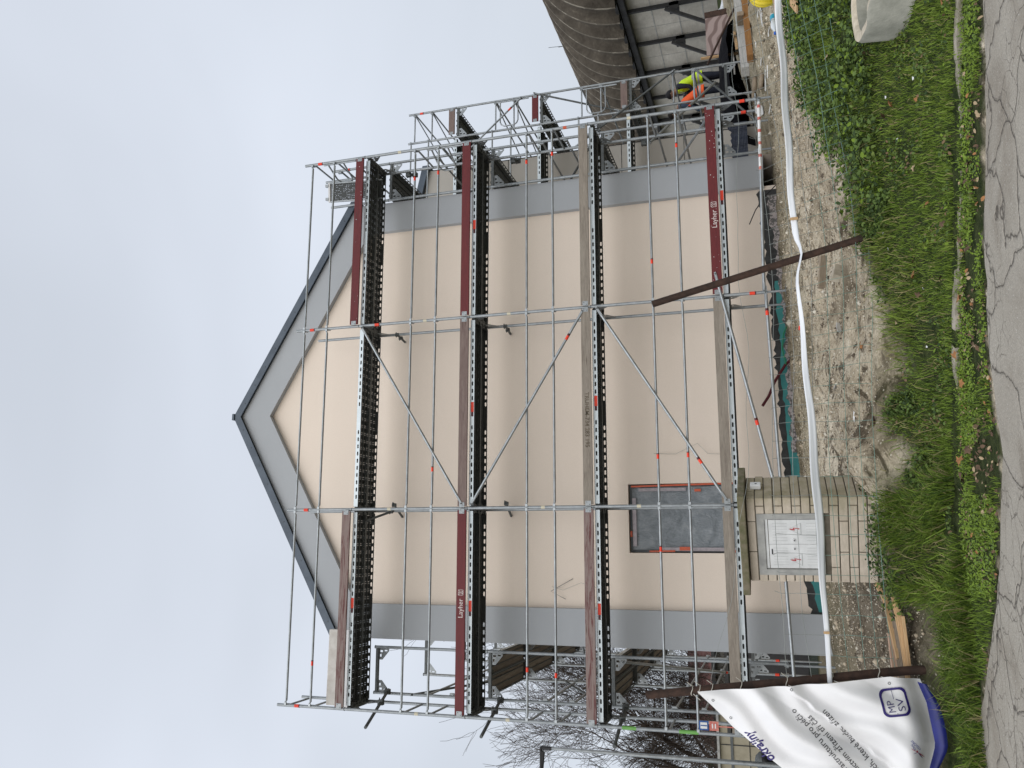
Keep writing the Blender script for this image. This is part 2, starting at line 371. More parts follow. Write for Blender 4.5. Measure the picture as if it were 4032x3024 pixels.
# road
t = NT('worn_asphalt'); v = t.co('Object')
fine = t.noise(v, 90, 3, 0.7); patch = t.noise(v, 1.6, 5, 0.6, 0.6)
c = t.ramp(patch, [(0.3, (0.28, 0.245, 0.20)), (0.5, (0.40, 0.365, 0.31)), (0.75, (0.46, 0.425, 0.365))])
c = t.mix(0.5, c, t.ramp(fine, [(0.3, (0.45, 0.45, 0.45)), (0.65, (1.1, 1.1, 1.1))]), 'MULTIPLY')
wv = t.n('ShaderNodeVectorMath', operation='ADD'); nn = t.n('ShaderNodeTexNoise'); nn.inputs['Scale'].default_value = 3.0; nn.inputs['Detail'].default_value = 5; t.l(v, nn.inputs['Vector'])
sc2 = t.n('ShaderNodeVectorMath', operation='SCALE'); sc2.inputs['Scale'].default_value = 0.35; t.l(nn.outputs['Color'], sc2.inputs[0]); t.l(v, wv.inputs[0]); t.l(sc2.outputs[0], wv.inputs[1])
vo = t.n('ShaderNodeTexVoronoi', feature='DISTANCE_TO_EDGE'); vo.inputs['Scale'].default_value = 1.7; t.l(wv.outputs[0], vo.inputs['Vector'])
vo2 = t.n('ShaderNodeTexVoronoi', feature='DISTANCE_TO_EDGE'); vo2.inputs['Scale'].default_value = 5.5; t.l(wv.outputs[0], vo2.inputs['Vector'])
k1 = t.ramp(vo.outputs['Distance'], [(0.0, (.9, .9, .9)), (0.006, (0.6, 0.6, 0.6)), (0.013, (0, 0, 0))])
k2 = t.ramp(vo2.outputs['Distance'], [(0.0, (.8, .8, .8)), (0.012, (0.5, 0.5, 0.5)), (0.028, (0, 0, 0))])
msk = t.ramp(t.noise(v, 0.9, 3), [(0.50, (0, 0, 0)), (0.56, (1, 1, 1))])
k2 = t.mix(1.0, k2, msk, 'MULTIPLY'); kk = t.mix(1.0, k1, k2, 'ADD')
c = t.mix(kk, c, (0.07, 0.06, 0.05))
v3 = t.n('ShaderNodeTexVoronoi'); v3.inputs['Scale'].default_value = 55; t.l(v, v3.inputs['Vector'])
c = t.mix(t.math('MULTIPLY', t.math('LESS_THAN', v3.outputs['Distance'], 0.22), t.math('GREATER_THAN', t.noise(v, 60, 1), 0.62)), c, (0.6, 0.58, 0.54))
hh = t.math('SUBTRACT', t.math('MULTIPLY', fine, 0.5), t.math('MULTIPLY', t.ramp(vo.outputs['Distance'], [(0, (1, 1, 1)), (0.03, (0, 0, 0))]), 0.8))
t.bump(hh, 0.8, 0.02)
M['asphalt'] = t.fin(c, 0.88, 0, 0.25)
vs = []; fs = []
rx = [-400, -60, -20] + [i*0.12-6 for i in range(170)] + [20, 60, 400]
for i, x in enumerate(rx):
    e = lerp_tab(YE, x) + ((fnoise(x, 3, 0.35, 7)-0.5)*0.16 + (fnoise(x, 5, 0.12, 8)-0.5)*0.06 if -6 < x < 15 else 0)
    vs += [(x, e-0.0, -1.802), (x, e-0.05, -1.79), (x, e-2.5, -1.75), (x, e-6.5, -1.72)]
    if i: 
        a = (i-1)*4
        fs += [(a+k+1, a+k+5, a+k+4, a+k) for k in range(3)]
road = MB().add(vs, fs, M['asphalt'], True).build('road'); tag(road, kind='structure')
# kerb
vs = []; fs = []; kx = [i*0.1+2.9 for i in range(90)]
for i, x in enumerate(kx):
    y = lerp_tab(YK, x); j = (fnoise(x, 1, 0.4, 4)-0.5)*0.03; sk_ = .07*max(0, fnoise(x, 8, .55, 5)-.45)/.55 + .006*fnoise(x, 2, .11)
    
    vs += [(x-0.02, y-0.05, -1.86), (x-0.02, y-0.04+j, -1.752-sk_), (x+0.02, y+0.04+j, -1.750-sk_), (x+0.02, y+0.05, -1.86)]
    if i and i % 10:
        a = (i-1)*4; fs += [(a+k, a+k+1, a+k+5, a+k+4) for k in range(3)]
kerb = MB().add(vs, fs, flat('kerb_concrete', (0.38, 0.34, 0.285), (0.15, 0.14, 0.09), 0.95, scale=7, bump=0.6), False).build('kerb'); tag(kerb, kind='structure')
# ================================================================== THE HOUSE
def wall_sheet(mb, x0, x1, z0, z1, y, holes, m, nface=1):
    """front sheet with rectangular holes (x0,x1,z0,z1), normal -y"""
    us = sorted({x0, x1, *[h[0] for h in holes], *[h[1] for h in holes]}); zs = sorted({z0, z1, *[h[2] for h in holes], *[h[3] for h in holes]})
    for a, b in zip(us, us[1:]):
        for c, d in zip(zs, zs[1:]):
            if any(h[0] <= a and b <= h[1] and h[2] <= c and d <= h[3] for h in holes): continue
            mb.add([(a, y, c), (b, y, c), (b, y, d), (a, y, d)], [(0, 1, 2, 3)], m)
XL, XR, YF, YB = 0.95, 8.78, 1.03, 11.5
YP = 1.135                                   # recessed panel plane
SL = 0.571; AX, AZ = 4.86, 8.93              # underside of roof at the gable
def roofz(x): return AZ - SL*abs(x-AX)
def innz(x): return roofz(x) - 0.60
house = empty('gable_house', (4.86, 1.03, -0.9), 0, 'newly rendered house gable, beige panel in a grey border under a dark metal roof edge', 'house')
def kid(mb, name, par=house, **k):
    o = mb.build(name, None, **k); o.parent = par; o.matrix_parent_inverse = Matrix.Translation(-Vector(par.location)); return o
WX0, WX1, WZ0, WZ1 = 2.39, 3.47, -0.18, 1.68
PL, PR = 1.52, 8.22
mb = MB()
wall_sheet(mb, PL-0.05, PR+0.05, -1.45, 6.3, YP, [(WX0, WX1, WZ0, WZ1)], M['beige'])
mb.add([(PL-0.05, YP, 6.3), (PR+0.05, YP, 6.3), (PR+0.05, YP, innz(PR)+.1), (AX, YP, innz(AX)+.1), (PL-0.05, YP, innz(PL)+.1)], [(0, 1, 2, 3, 4)], M['beige'])
D = 0.17                                     # window reveal
for q in ([(WX0, YP, WZ0), (WX1, YP, WZ0), (WX1, YP+D, WZ0), (WX0, YP+D, WZ0)], [(WX0, YP+D, WZ1), (WX1, YP+D, WZ1), (WX1, YP, WZ1), (WX0, YP, WZ1)],
          [(WX0, YP+D, WZ0), (WX0, YP+D, WZ1), (WX0, YP, WZ1), (WX0, YP, WZ0)], [(WX1, YP, WZ0), (WX1, YP, WZ1), (WX1, YP+D, WZ1), (WX1, YP+D, WZ0)]):
    mb.add(q, [(0, 1, 2, 3)], M['beige'])
# side and back walls
mb.add([(XR-.004, YF+.01, -1.45), (XR-.004, YB, -1.45), (XR-.004, YB, roofz(XR)), (XR-.004, YF+.01, roofz(XR))], [(0, 1, 2, 3)], M['beige'])
mb.add([(XL+.004, YF+.01, -1.6), (XL+.004, YB, -1.6), (XL+.004, YB, roofz(XL)), (XL+.004, YF+.01, roofz(XL))], [(3, 2, 1, 0)], M['beige'])
mb.add([(XL, YB, -1.6), (XR, YB, -1.6), (XR, YB, roofz(XR)), (AX, YB, AZ), (XL, YB, roofz(XL))], [(4, 3, 2, 1, 0)], M['beige'])
kid(mb, 'wall')
# grey border as one solid
ZB_R, ZB_L = -0.68, -1.27
outer = [(XL, ZB_L), (PL, ZB_L+.03), (PL, innz(PL)), (AX, innz(AX)), (PR, innz(PR)), (PR, ZB_R+.02), (XR, ZB_R), (XR, roofz(XR)), (AX, AZ), (XL, roofz(XL))]
n = len(outer); mb = MB()
v0 = [(x, YF, z) for x, z in outer]; v1 = [(x, YP+.02, z) for x, z in outer]
mb.add(v0+v1, [tuple(range(n))] + [(i, i+n, (i+1) % n+n, (i+1) % n) for i in range(n)], M['grey'])
bm = bmesh.new(); me_ = bpy.data.meshes.new('border'); me_.from_pydata(mb.v, [], mb.f); bm.from_mesh(me_)
bmesh.ops.recalc_face_normals(bm, faces=bm.faces); bmesh.ops.triangulate(bm, faces=[f for f in bm.faces if len(f.verts) > 4]); bm.to_mesh(me_); bm.free()
me_.materials.append(M['grey']); bo = bpy.data.objects.new('border', me_); COL.objects.link(bo); bo.parent = house; bo.matrix_parent_inverse = Matrix.Translation(-Vector(house.location))
# roof slabs with metal edge
mb = MB(); T = 0.15; OV = 0.07
xe_l, xe_r = XL-0.10, XR+0.10
for s, xe in ((-1, xe_l), (1, xe_r)):
    zb_ = AZ+.004 - SL*abs(xe-AX)
    for (y0, y1, dz) in ((YF-0.05, YB+.1, 0.0),):
        a = [(AX, y0, AZ+.004), (xe, y0, zb_), (xe, y0, zb_+T), (AX, y0, AZ+T+.004)]; b = [(x, y1, z) for x, _, z in a]
        mb.add(a+b, [(0, 1, 2, 3) if s > 0 else (3, 2, 1, 0), (0, 4, 5, 1), (1, 5, 6, 2), (2, 6, 7, 3), (3, 7, 4, 0), (7, 6, 5, 4)], M['roofmetal'])
    # folded drip lip at the lower edge of the fascia
    a = [(AX, YF-0.068, AZ-0.012), (xe, YF-0.068, zb_-0.016), (xe, YF-0.068, zb_+0.022), (AX, YF-0.068, AZ+0.026)]; b = [(x, YF-0.051, z) for x, _, z in a]
    mb.add(a+b, [(0, 1, 2, 3) if s > 0 else (3, 2, 1, 0), (0, 4, 5, 1), (1, 5, 6, 2), (2, 6, 7, 3), (3, 7, 4, 0)], M['roofmetal'])
mb.box((AX-.06, YF-.070, AZ+T-.02), (AX+.06, YB+.1, AZ+T+.022), M['roofmetal'])
roof = kid(mb, 'roof')
mb = MB()
for s in (-1, 1):
    for k in range(12):
        x = AX + s*(0.25+k*0.34); z = AZ-SL*abs(x-AX)+0.065
        mb.tube([(x, YF-.058, z), (x, YF-.05, z)], 0.008, 6, M['galv_dark'])
kid(mb, 'rivet_row', roof)['kind'] = 'stuff'
# plinth, teal base coat and flaking strip at the foot of the wall
mb = MB(); rnd = random.Random(4)
mb.box((XL+.05, YP+.03, -1.9), (XR-.02, YB, -0.9), M['plinth'])
kid(mb, 'plinth')
def ragged(x0, x1, z0f, z1f, y, m, step=0.09, j=0.03, seed=1):
    r_ = random.Random(seed); mb = MB(); vs = []; fs = []; x = x0; i = 0
    while x <= x1:
        vs += [(x, y, z0f(x)), (x, y-.002, z1f(x)+r_.uniform(-j, j))]
        if i: fs.append((2*i-2, 2*i, 2*i+1, 2*i-1))
        x += step*r_.uniform(.6, 1.3); i += 1
    return mb.add(vs, fs, m)
zt = lambda x: lerp_tab([(1.5, -1.02), (3.6, -0.76), (5, -0.72), (6.4, -0.70), (8.2, -0.60)], x)
kid(ragged(1.5, 8.25, lambda x: -1.5, lambda x: zt(x)+.035, YP-.004, M['plinth'], .07, .03, 2), 'base_coat_dark')
kid(ragged(1.55, 6.75, lambda x: -1.5, lambda x: zt(x)-.02-0.06*fnoise(x, 1, .5), YP-.012, M['teal'], .10, .022, 3), 'base_coat_teal')
kid(ragged(3.9, 8.15, lambda x: -1.5, lambda x: zt(x)-.10-.05*fnoise(x, 2, .4), YP-.020, M['plinth_wet'], .06, .03, 5), 'flaking_strip')
# window
win = empty('window', (2.93, YP, 0.75)); win.parent = house; win.matrix_parent_inverse = Matrix.Translation(-Vector(house.location))
fr_m = flat('window_frame_dark', (0.10, 0.115, 0.125), (0.07, 0.08, 0.09), 0.5)
def wkid(mb, name): 
    o = mb.build(name); o.parent = win; o.matrix_parent_inverse = Matrix.Translation(-Vector(win.location)); return o
fy = YP+0.095
mb = MB()
for a, b in (((WX0+.01, fy, WZ1-.14), (WX1-.01, fy+.06, WZ1-.01)), ((WX0+.01, fy, WZ0+.01), (WX1-.01, fy+.06, WZ0+.11)), ((WX0+.01, fy, WZ0+.11), (WX0+.125, fy+.06, WZ1-.14)), ((WX1-.125, fy, WZ0+.11), (WX1-.01, fy+.06, WZ1-.14))):
    mb.box(a, b, fr_m)
wkid(mb, 'frame')
t = NT('plastic_film'); v = t.co('Object', (1, 1, 1)); nz = t.noise(v, 3.0, 6, 0.65, 1.5)
c = t.ramp(nz, [(0.30, (0.125, 0.145, 0.16)), (0.55, (0.21, 0.235, 0.255)), (0.8, (0.32, 0.34, 0.355))])
wr = t.noise(t.co('Object', (9, 1, 3)), 1.4, 5, 0.7, 2.0); c = t.mix(t.ramp(wr, [(0.66, (0, 0, 0)), (0.72, (0.45, 0.45, 0.45))]), c, (0.45, 0.47, 0.48))
t.bump(t.math('ADD', nz, wr), 0.6, 0.03); M['film'] = t.fin(c, 0.28, 0, 0.5)
vs = []; fs = []; N = 26; 
for j in range(N+1):
    for i in range(N+1):
        x = WX0+.05+(WX1-WX0-.10)*i/N; z = WZ0+.05+(WZ1-WZ0-.10)*j/N
        e = min(i, j, N-i, N-j)/N; ang = math.atan2(z-1.05, x-3.45)
        vs.append((x, fy-.012-0.015*math.sin(ang*23)*e*1.5 - 0.012*fnoise(x, z, .15), z))
fs = [(j*(N+1)+i, j*(N+1)+i+1, (j+1)*(N+1)+i+1, (j+1)*(N+1)+i) for j in range(N) for i in range(N)]
wkid(MB().add(vs, fs, M['film'], True), 'protective_film')
lab_m = flat('pale_protective_strip', (0.40, 0.36, 0.38), (0.30, 0.27, 0.29), 0.5, scale=20)
for a, b in (((WX0+.10, WZ1-.115), (WX1-.22, WZ1-.055)), ((WX1-.115, WZ0+.95), (WX1-.065, WZ1-.16)), ((WX0+.03, WZ0+.05), (WX0+.085, WZ0+1.35))):
    wkid(MB().box((a[0], fy-.045, a[1]), (b[0], fy-.038, b[1]), lab_m), 'film_strip')
for a, b in (((WX1-.035, WZ0+.02), (WX1-.008, WZ1-.04)), ((WX1-.13, WZ0+.72), (WX1-.09, WZ0+.82)), ((WX0+.04, WZ0+.90), (WX0+.095, WZ0+1.08)), ((WX0+.012, WZ0+1.15), (WX0+.04, WZ0+1.55)), ((WX0+.25, WZ1-.045), (WX0+.34, WZ1-.015)), ((WX0+.012, WZ0+.08), (WX0+.045, WZ0+.32))):
    mb = MB(); mb.box((a[0], fy-.055, a[1]), (b[0], fy-.048, b[1]), M['orange'], Matrix.Rotation(rnd.uniform(-.03, .03), 3, 'Y'), ((a[0]+b[0])/2, fy, (a[1]+b[1])/2)); wkid(mb, 'adhesive_tape')

# ================================================================== REAR WING
wing = empty('rear_wing', (10.2, 5.3, -0.7), 0, 'set back grey beige wing of the house behind the corner scaffold', 'house')
mb = MB(); wx1 = 11.48
def wz(x): return 7.05 + (11.55-x)*0.22
a = [(8.80, 5.3, -1.2), (wx1, 5.3, -1.2), (wx1, 5.3, wz(wx1)), (8.80, 5.3, wz(8.8))]; b = [(x, YB, z) for x, _, z in a]
mb.add(a+b, [(0, 1, 2, 3), (1, 5, 6, 2), (5, 4, 7, 6)], M['wing']); kid(mb, 'wall', wing)
mb = MB(); a = [(8.80, 5.18, wz(8.8)+.004), (wx1+.10, 5.18, wz(wx1+.1)+.004), (wx1+.10, 5.18, wz(wx1+.1)+.17), (8.80, 5.18, wz(8.8)+.17)]; b = [(x, YB+.1, z) for x, _, z in a]
mb.add(a+b, [(0, 1, 2, 3), (1, 5, 6, 2), (3, 2, 6, 7), (0, 4, 5, 1), (5, 4, 7, 6)], M['roofmetal']); kid(mb, 'roof', wing)
mb = MB()
for z in (5.05, 3.35, 2.35, 0.95): mb.box((8.8, 5.292, z-.006), (wx1, 5.299, z+.006), M['plinth'])
mb.box((wx1-.012, 5.29, -.6), (wx1+.006, 5.299, 7.0), M['plinth']); kid(mb, 'wall_joints', wing)
mb = MB(); mb.box((8.75, 4.2, -1.3), (11.55, 5.28, -0.98), M['plinth']); kid(mb, 'foundation', wing)
t = NT('dimpled_membrane'); v = t.co('Object'); vd = t.n('ShaderNodeTexVoronoi'); vd.inputs['Scale'].default_value = 32; vd.inputs['Randomness'].default_value = 0.1; t.l(v, vd.inputs['Vector'])
t.bump(vd.outputs['Distance'], 1.0, 0.02); M['dimple'] = t.fin((0.018, 0.025, 0.045), 0.5)
vs = []; fs = []
for i in range(22):
    x = 10.15+i*0.05; vs += [(x, 4.50+.02*math.sin(i*.9), -0.42), (x, 4.50+.03*math.sin(i*.9), -0.09+(.05 if i > 17 else 0)+.015*math.sin(i*2.1))]
    if i: fs.append((2*i-2, 2*i, 2*i+1, 2*i-1))
dm = MB().add(vs, fs, M['dimple']).build('dimpled_membrane'); tag(dm, 'dark blue dimpled foundation membrane standing at the foot of the grey wing', 'membrane')
dm.modifiers.new('th', 'SOLIDIFY').thickness = 0.008

# ================================================================== HANGAR ON THE RIGHT
hx = 22.2
hangar = empty('hangar', (hx, 24, 0.4), 0, 'long hangar of concrete panels and dark posts under a rounded corrugated roof', 'hangar')
t = NT('concrete_block_panels'); v = t.co('Object')
c = t.ramp(t.noise(v, 1.6, 6, 0.65, 0.4), [(0.3, (0.42, 0.39, 0.34)), (0.7, (0.62, 0.585, 0.52))])
c = t.mix(0.35, c, t.ramp(t.noise(t.co('Object', (1, 1, 9)), 3, 4, 0.7), [(0.3, (0.5, 0.5, 0.5)), (0.7, (1, 1, 1))]), 'MULTIPLY')
t.bump(t.noise(v, 14, 4), 0.5, 0.02); M['panel'] = t.fin(c, 0.95)
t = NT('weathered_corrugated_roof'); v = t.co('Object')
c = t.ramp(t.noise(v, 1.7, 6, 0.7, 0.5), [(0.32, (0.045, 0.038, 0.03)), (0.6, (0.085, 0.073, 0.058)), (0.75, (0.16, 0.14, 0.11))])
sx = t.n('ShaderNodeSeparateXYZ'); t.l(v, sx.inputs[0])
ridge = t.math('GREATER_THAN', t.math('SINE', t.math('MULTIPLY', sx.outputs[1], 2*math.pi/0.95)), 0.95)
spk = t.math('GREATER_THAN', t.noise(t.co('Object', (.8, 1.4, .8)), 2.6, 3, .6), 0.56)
c = t.mix(t.math('MULTIPLY', ridge, t.math('ADD', t.math('MULTIPLY', spk, .6), .3)), c, (0.26, 0.235, 0.19)); t.bump(t.noise(v, 9, 5), .8, .05)  # pale rib crests: wear, plus rib shading put into the colour
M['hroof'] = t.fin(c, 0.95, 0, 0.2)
dark_steel = flat('dark_painted_steel', (0.035, 0.035, 0.035), (0.02, 0.02, 0.022), 0.7, scale=6)
mb = MB(); mb.box((hx, 10, -.6), (hx+10.6, 40, 3.95), M['panel']); kid(mb, 'wall', hangar)
mb = MB()
for z in (1.05, 1.95, 2.9): mb.box((hx-.012, 10, z-.018), (hx-.003, 40, z+.018), M['cement'])
for k in range(28): mb.box((hx-.010, 10.9+k*1.03, -.3), (hx-.004, 10.92+k*1.03, 3.9), M['cement'])
kid(mb, 'wall_joints', hangar)
posts = [11.4, 13.55, 15.7, 17.87, 20.0, 22.1, 24.2, 26.3, 28.4, 30.5, 33, 36]
for y in posts:
    mb = MB(); mb.box((hx-.24, y-.05, 0.0), (hx-.10, y+.05, 3.8), dark_steel)
    mb.box((hx-.40, y-.05, 1.85), (hx-.1, y+.25, 2.2), dark_steel)
    kid(mb, 'post', hangar)
    mb = MB(); mb.beam((hx-.30, y, 2.35), (hx-1.55, y+.02, 0.15), .09, .12, dark_steel); kid(mb, 'raking_brace', hangar)
mb = MB(); mb.box((hx-.42, 9.8, 3.72), (hx-.06, 40.2, 3.93), dark_steel); mb.box((hx-.50, 9.8, 3.96), (hx-.34, 40.2, 4.08), dark_steel); kid(mb, 'eave_beam', hangar)
vs = []; fs = []; NA = 22; ny = 0
ys_ = [9.7+0.095*k for k in range(321)]
for y in ys_:
    q = (y/0.95) % 1.0; bump_ = 0.22*(max(0, math.sin(2*math.pi*q))**1.5)
    for i in range(NA+1):
        a = math.pi*i/NA*0.5; rr = 1+bump_/4
        vs.append((hx+5.3-(5.75*rr)*math.cos(a)**0.9, y, 3.98+(3.75*rr)*math.sin(a)))
    ny += 1
fs = [(j*(NA+1)+i, (j+1)*(NA+1)+i, (j+1)*(NA+1)+i+1, j*(NA+1)+i+1) for j in range(ny-1) for i in range(NA)]
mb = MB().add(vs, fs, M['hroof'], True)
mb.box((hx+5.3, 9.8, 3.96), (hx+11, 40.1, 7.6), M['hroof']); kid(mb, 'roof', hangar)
mb = MB(); pts = [(hx+5.3, y, 8.02+.03*((k % 3)-1)) for k, y in enumerate(range(10, 41, 2))]
mb.tube(pts, .012, 5, M['galv'])
for y in range(10, 40, 1): mb.tube([(hx+5.3, y, 7.7), (hx+5.3, y, 8.0)], .012, 5, M['galv'])
kid(mb, 'lightning_conductor', hangar)
mb = MB(); mb.tube([(hx+5.3, 25.4, 7.7), (hx+5.3, 25.2, 9.3)], .012, 5, M['galv_dark']); mb.tube([(hx+5.3, 25.3, 8.2), (hx+5.3, 25.3, 8.8)], .02, 5, M['galv_dark']); kid(mb, 'aerial', hangar)
# ================================================================== SCAFFOLD PIECES (real sizes: 3.07 m bays, 0.73 m wide, 2 m lifts)
BAY, WID, LIFT, TR = 3.07, 0.73, 2.0, 0.0242
ORD = {0: 'lowest', 1: 'second', 2: 'third', 3: 'top'}
def gusset_mesh():
    o = [(0, 0), (0.20, 0), (0.20, .035), (0.07, .17), (0, .17)]
    hs = [[(.025, .025), (.075, .025), (.075, .055), (.025, .055)], [(.11, .02), (.165, .02), (.165, .04), (.11, .04)], [(.02, .085), (.05, .085), (.05, .125), (.02, .125)]]
    return o, hs
def gus(mb, y, s, z):
    o, hs = gusset_mesh()
    vs, fs = plate(o, hs, .006, None, lambda u, v_, w_: (w_-.003, y+s*v_*1.05, z-u*.92))
    mb.add(vs, fs, M['galv'])
def wedge(mb, x, y, z, m=None):
    mb.box((x-.022, y-.045, z-.035), (x+.022, y-.018, z+.035), m or M['galv'])
    mb.box((x-.006, y-.06, z-.05), (x+.006, y-.045, z+.055), m or M['galv'])
def make_frame(name, H, post=False):
    """local: outer standard at y=0, inner at y=WID; foot z=0"""
    e = empty(name)
    for y in (0, WID):
        mb = MB(); mb.tube([(0, y, 0.0), (0, y, H)], TR, 12, M['galv'])
        if post: mb.tube([(0, y, H-.19), (0, y, H)], .018, 10, M['galv'])
        else: mb.tube([(0, y, H-.01), (0, y, H+.0)], TR+.004, 12, M['galv_dark'])
        mb.build('standard', e)
    if not post:
        mb = MB(); mb.box((-.024, .022, H-.075), (.024, WID-.022, H-.028), M['galv_dark']); mb.build('transom', e)
        for y, s in ((0.024, 1), (WID-.024, -1)):
            mb = MB(); gus(mb, y, s, H-.076); mb.build('gusset', e)
    for z in (0.60, 1.035):
        if z < H: mb = MB(); wedge(mb, 0, 0.075, z); mb.build('wedge_box', e)
    return e
def red_ring(par, y, z, L=.075):
    mb = MB(); mb.tube([(0, y, z), (0, y, z+L)], TR+.0015, 12, M['redtape']); mb.tube([(0, y, z-.018), (0, y, z-.001)], TR+.0012, 12, M['darktape'])
    return mb.build('tape_band', par)
def sticker(par, y, z, m='sticker', L=.06):
    return MB().tube([(0, y, z), (0, y, z+L)], TR+.0012, 12, M[m]).build('sticker', par)
M['redtag'] = flat('red_tag', (.45, .05, .04), (.55, .25, .2), .5, scale=20)
PROTO = {}
def frame(kind, loc, rz, label, group, rings=(), stick=()):
    H = {'lift': 2.0, 'half': 1.0, 'post': 1.19, 'base': .62}[kind]
    if kind not in PROTO: PROTO[kind] = make_frame('scaffold_section', H, kind == 'post'); e = PROTO[kind]
    else:
        e = PROTO[kind].copy(); COL.objects.link(e)
        for c in [c for c in PROTO[kind].children if not c.name.startswith(('tape_band', 'sticker'))]:
            inst(c, e)
    e.location = loc; e.rotation_euler = (0, 0, rz); tag(e, label, 'scaffold frame', group)
    for y, z in rings: red_ring(e, y, z)
    for s in stick: sticker(e, *s)
    return e
# --- deck plank: channel section with slotted flanges
def slots(L, pitch=.118):
    r = []; x = .16
    while x < L-.16:
        if not (L/2-.20 < x < L/2+.20): r.append(x)
        x += pitch
    return r
def flange(mb, L, y, z0, z1, m):
    xs_ = [0.0]; cs = slots(L); zm = (z0+z1)/2-.004; hw, hh_ = .036, .0125
    cur = 0.0
    for c in cs:
        a, b = c-.055, c+.055
        if a > cur: mb.add([(cur, y, z0), (a, y, z0), (a, y, z1), (cur, y, z1)], [(0, 1, 2, 3)], m)
        q = [(c+hw*math.cos(t_)*(1 if abs(math.cos(t_)) > .5 else 1.0), y, zm+hh_*1.15*math.sin(t_)) for t_ in (math.pi*k/4 for k in range(8))]
        q = [(c+hw, y, zm), (c+hw*.75, y, zm+hh_), (c, y, zm+hh_), (c-hw*.75, y, zm+hh_), (c-hw, y, zm), (c-hw*.75, y, zm-hh_), (c, y, zm-hh_), (c+hw*.75, y, zm-hh_)]
        o = [(b, y, zm), (b, y, z1), (c, y, z1), (a, y, z1), (a, y, zm), (a, y, z0), (c, y, z0), (b, y, z0)]
        mb.add(q+o, [(k, (k+1) % 8, 8+(k+1) % 8, 8+k)[::-1] for k in range(8)], m)
        cur = b
    mb.add([(cur, y, z0), (L, y, z0), (L, y, z1), (cur, y, z1)], [(0, 1, 2, 3)], m)
def make_deck(L, perfo, tapef, under=None):
    """local x along, y 0..0.32, top z=0"""
    mb = MB(); W = .32; x0, x1 = .045, L-.045
    top = M['perf'] if perfo else M['galv_dark'] if not under else M[under]
    mb.add([(x0, 0, 0), (x1, 0, 0), (x1, W, 0), (x0, W, 0)], [(0, 1, 2, 3)], top)
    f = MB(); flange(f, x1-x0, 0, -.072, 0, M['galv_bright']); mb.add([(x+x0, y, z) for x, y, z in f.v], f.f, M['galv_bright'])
    f = MB(); flange(f, x1-x0, W, -.072, 0, M['galv_dark']); mb.add([(x+x0, y, z) for x, y, z in f.v], f.f, M['galv_dark'])  # same steel as the front flange, its shade painted in
    for y0, y1 in ((0, .022), (W-.022, W)): mb.add([(x0, y0, -.072), (x1, y0, -.072), (x1, y1, -.072), (x0, y1, -.072)], [(3, 2, 1, 0)], M['galv_dark'])
    for y in (.10, .215): mb.box((x0+.05, y-.006, -.022), (x1-.05, y+.006, -.003), M['galv_dark'])
    for x in (x0, x1):
        mb.box((x-.02, .03, -.055), (x+.02, W-.03, -.004), M['galv_dark'])
        for y in (.05, .25): mb.box((x-.035, y, -.075), (x+.035, y+.035, .004), M['galv_dark'])
    if tapef:
        mb.add([(L/2-.02, -.003, -.066), (L/2+.14, -.003, -.066), (L/2+.14, -.003, -.018), (L/2-.02, -.003, -.018)], [(0, 1, 2, 3)], M['redtape'])
        mb.add([(L/2-.09, -.003, -.060), (L/2-.02, -.003, -.060), (L/2-.02, -.003, -.024), (L/2-.09, -.003, -.024)], [(0, 1, 2, 3)], M['darktape'])
    return mb
DK = {}
def deck(loc, rz, L, perfo, tapef, label, group, under=None):
    k = (L, perfo, tapef, under)
    if k not in DK: DK[k] = make_deck(L, perfo, tapef, under).build('scaffold_deck'); o = DK[k]
    else: o = DK[k].copy(); COL.objects.link(o)
    o.location = loc; o.rotation_euler = (0, 0, rz); return tag(o, label, 'scaffold deck', group)
RL = {}
def rail(loc, rz, L, label, group, red=None, rx=0):
    """guardrail tube along local x with pressed ends"""
    k = round(L, 2)
    if k not in RL:
        mb = MB(); mb.tube([(.045, -.015, .012), (.075, .0, .0), (L-.075, 0, 0), (L-.045, -.015, .012)], [.010, .0185, .0185, .010], 10, M['galv_rail'])
        for x in (.03, L-.03): mb.box((x-.02, -.035, -.016), (x+.02, -.012, .02), M['galv_rail'])
        RL[k] = mb.build('guardrail'); o = RL[k]
    else: o = RL[k].copy(); COL.objects.link(o)
    o.location = loc; o.rotation_euler = (0, 0, rz); tag(o, label, 'guardrail', group)
    if red is not None:
        mb = MB(); mb.tube([(red, 0, 0), (red+.065, 0, 0)], .0198, 10, M['redtape']); mb.tube([(red+.066, 0, 0), (red+.082, 0, 0)], .0195, 10, M['darktape'])
        mb.build('tape_band', o)
    return o
def brace(a, b, label, red=None, r=.0215, name='diagonal_brace', m='galv_rail'):
    a, b = Vector(a), Vector(b); mid = a.copy(); mb = MB(); d = (b-a)
    mb.tube([(0, 0, 0), tuple(d)], r, 12, M[m])
    u = d.normalized()
    for p, s in ((Vector((0, 0, 0)), 1), (d, -1)): mb.beam(p-u*s*.02+Vector((0, -.018, 0)), p+u*s*.14+Vector((0, -.018, 0)), .03, .008, M['galv'], (0, 1, 0)); mb.tube([p+u*s*.01+Vector((0, -.04, 0)), p+u*s*.01+Vector((0, .05, 0))], .011, 8, M['galv_dark'])
    o = mb.build(name); o.location = mid; tag(o, label, 'scaffold brace')
    if red is not None:
        p = d*red; mb = MB(); mb.tube([p, p+u*.07], r+.0012, 12, M['redtape']); mb.tube([p-u*.035, p-u*.001], r+.001, 12, M['darktape']); mb.build('tape_band', o)
    return o
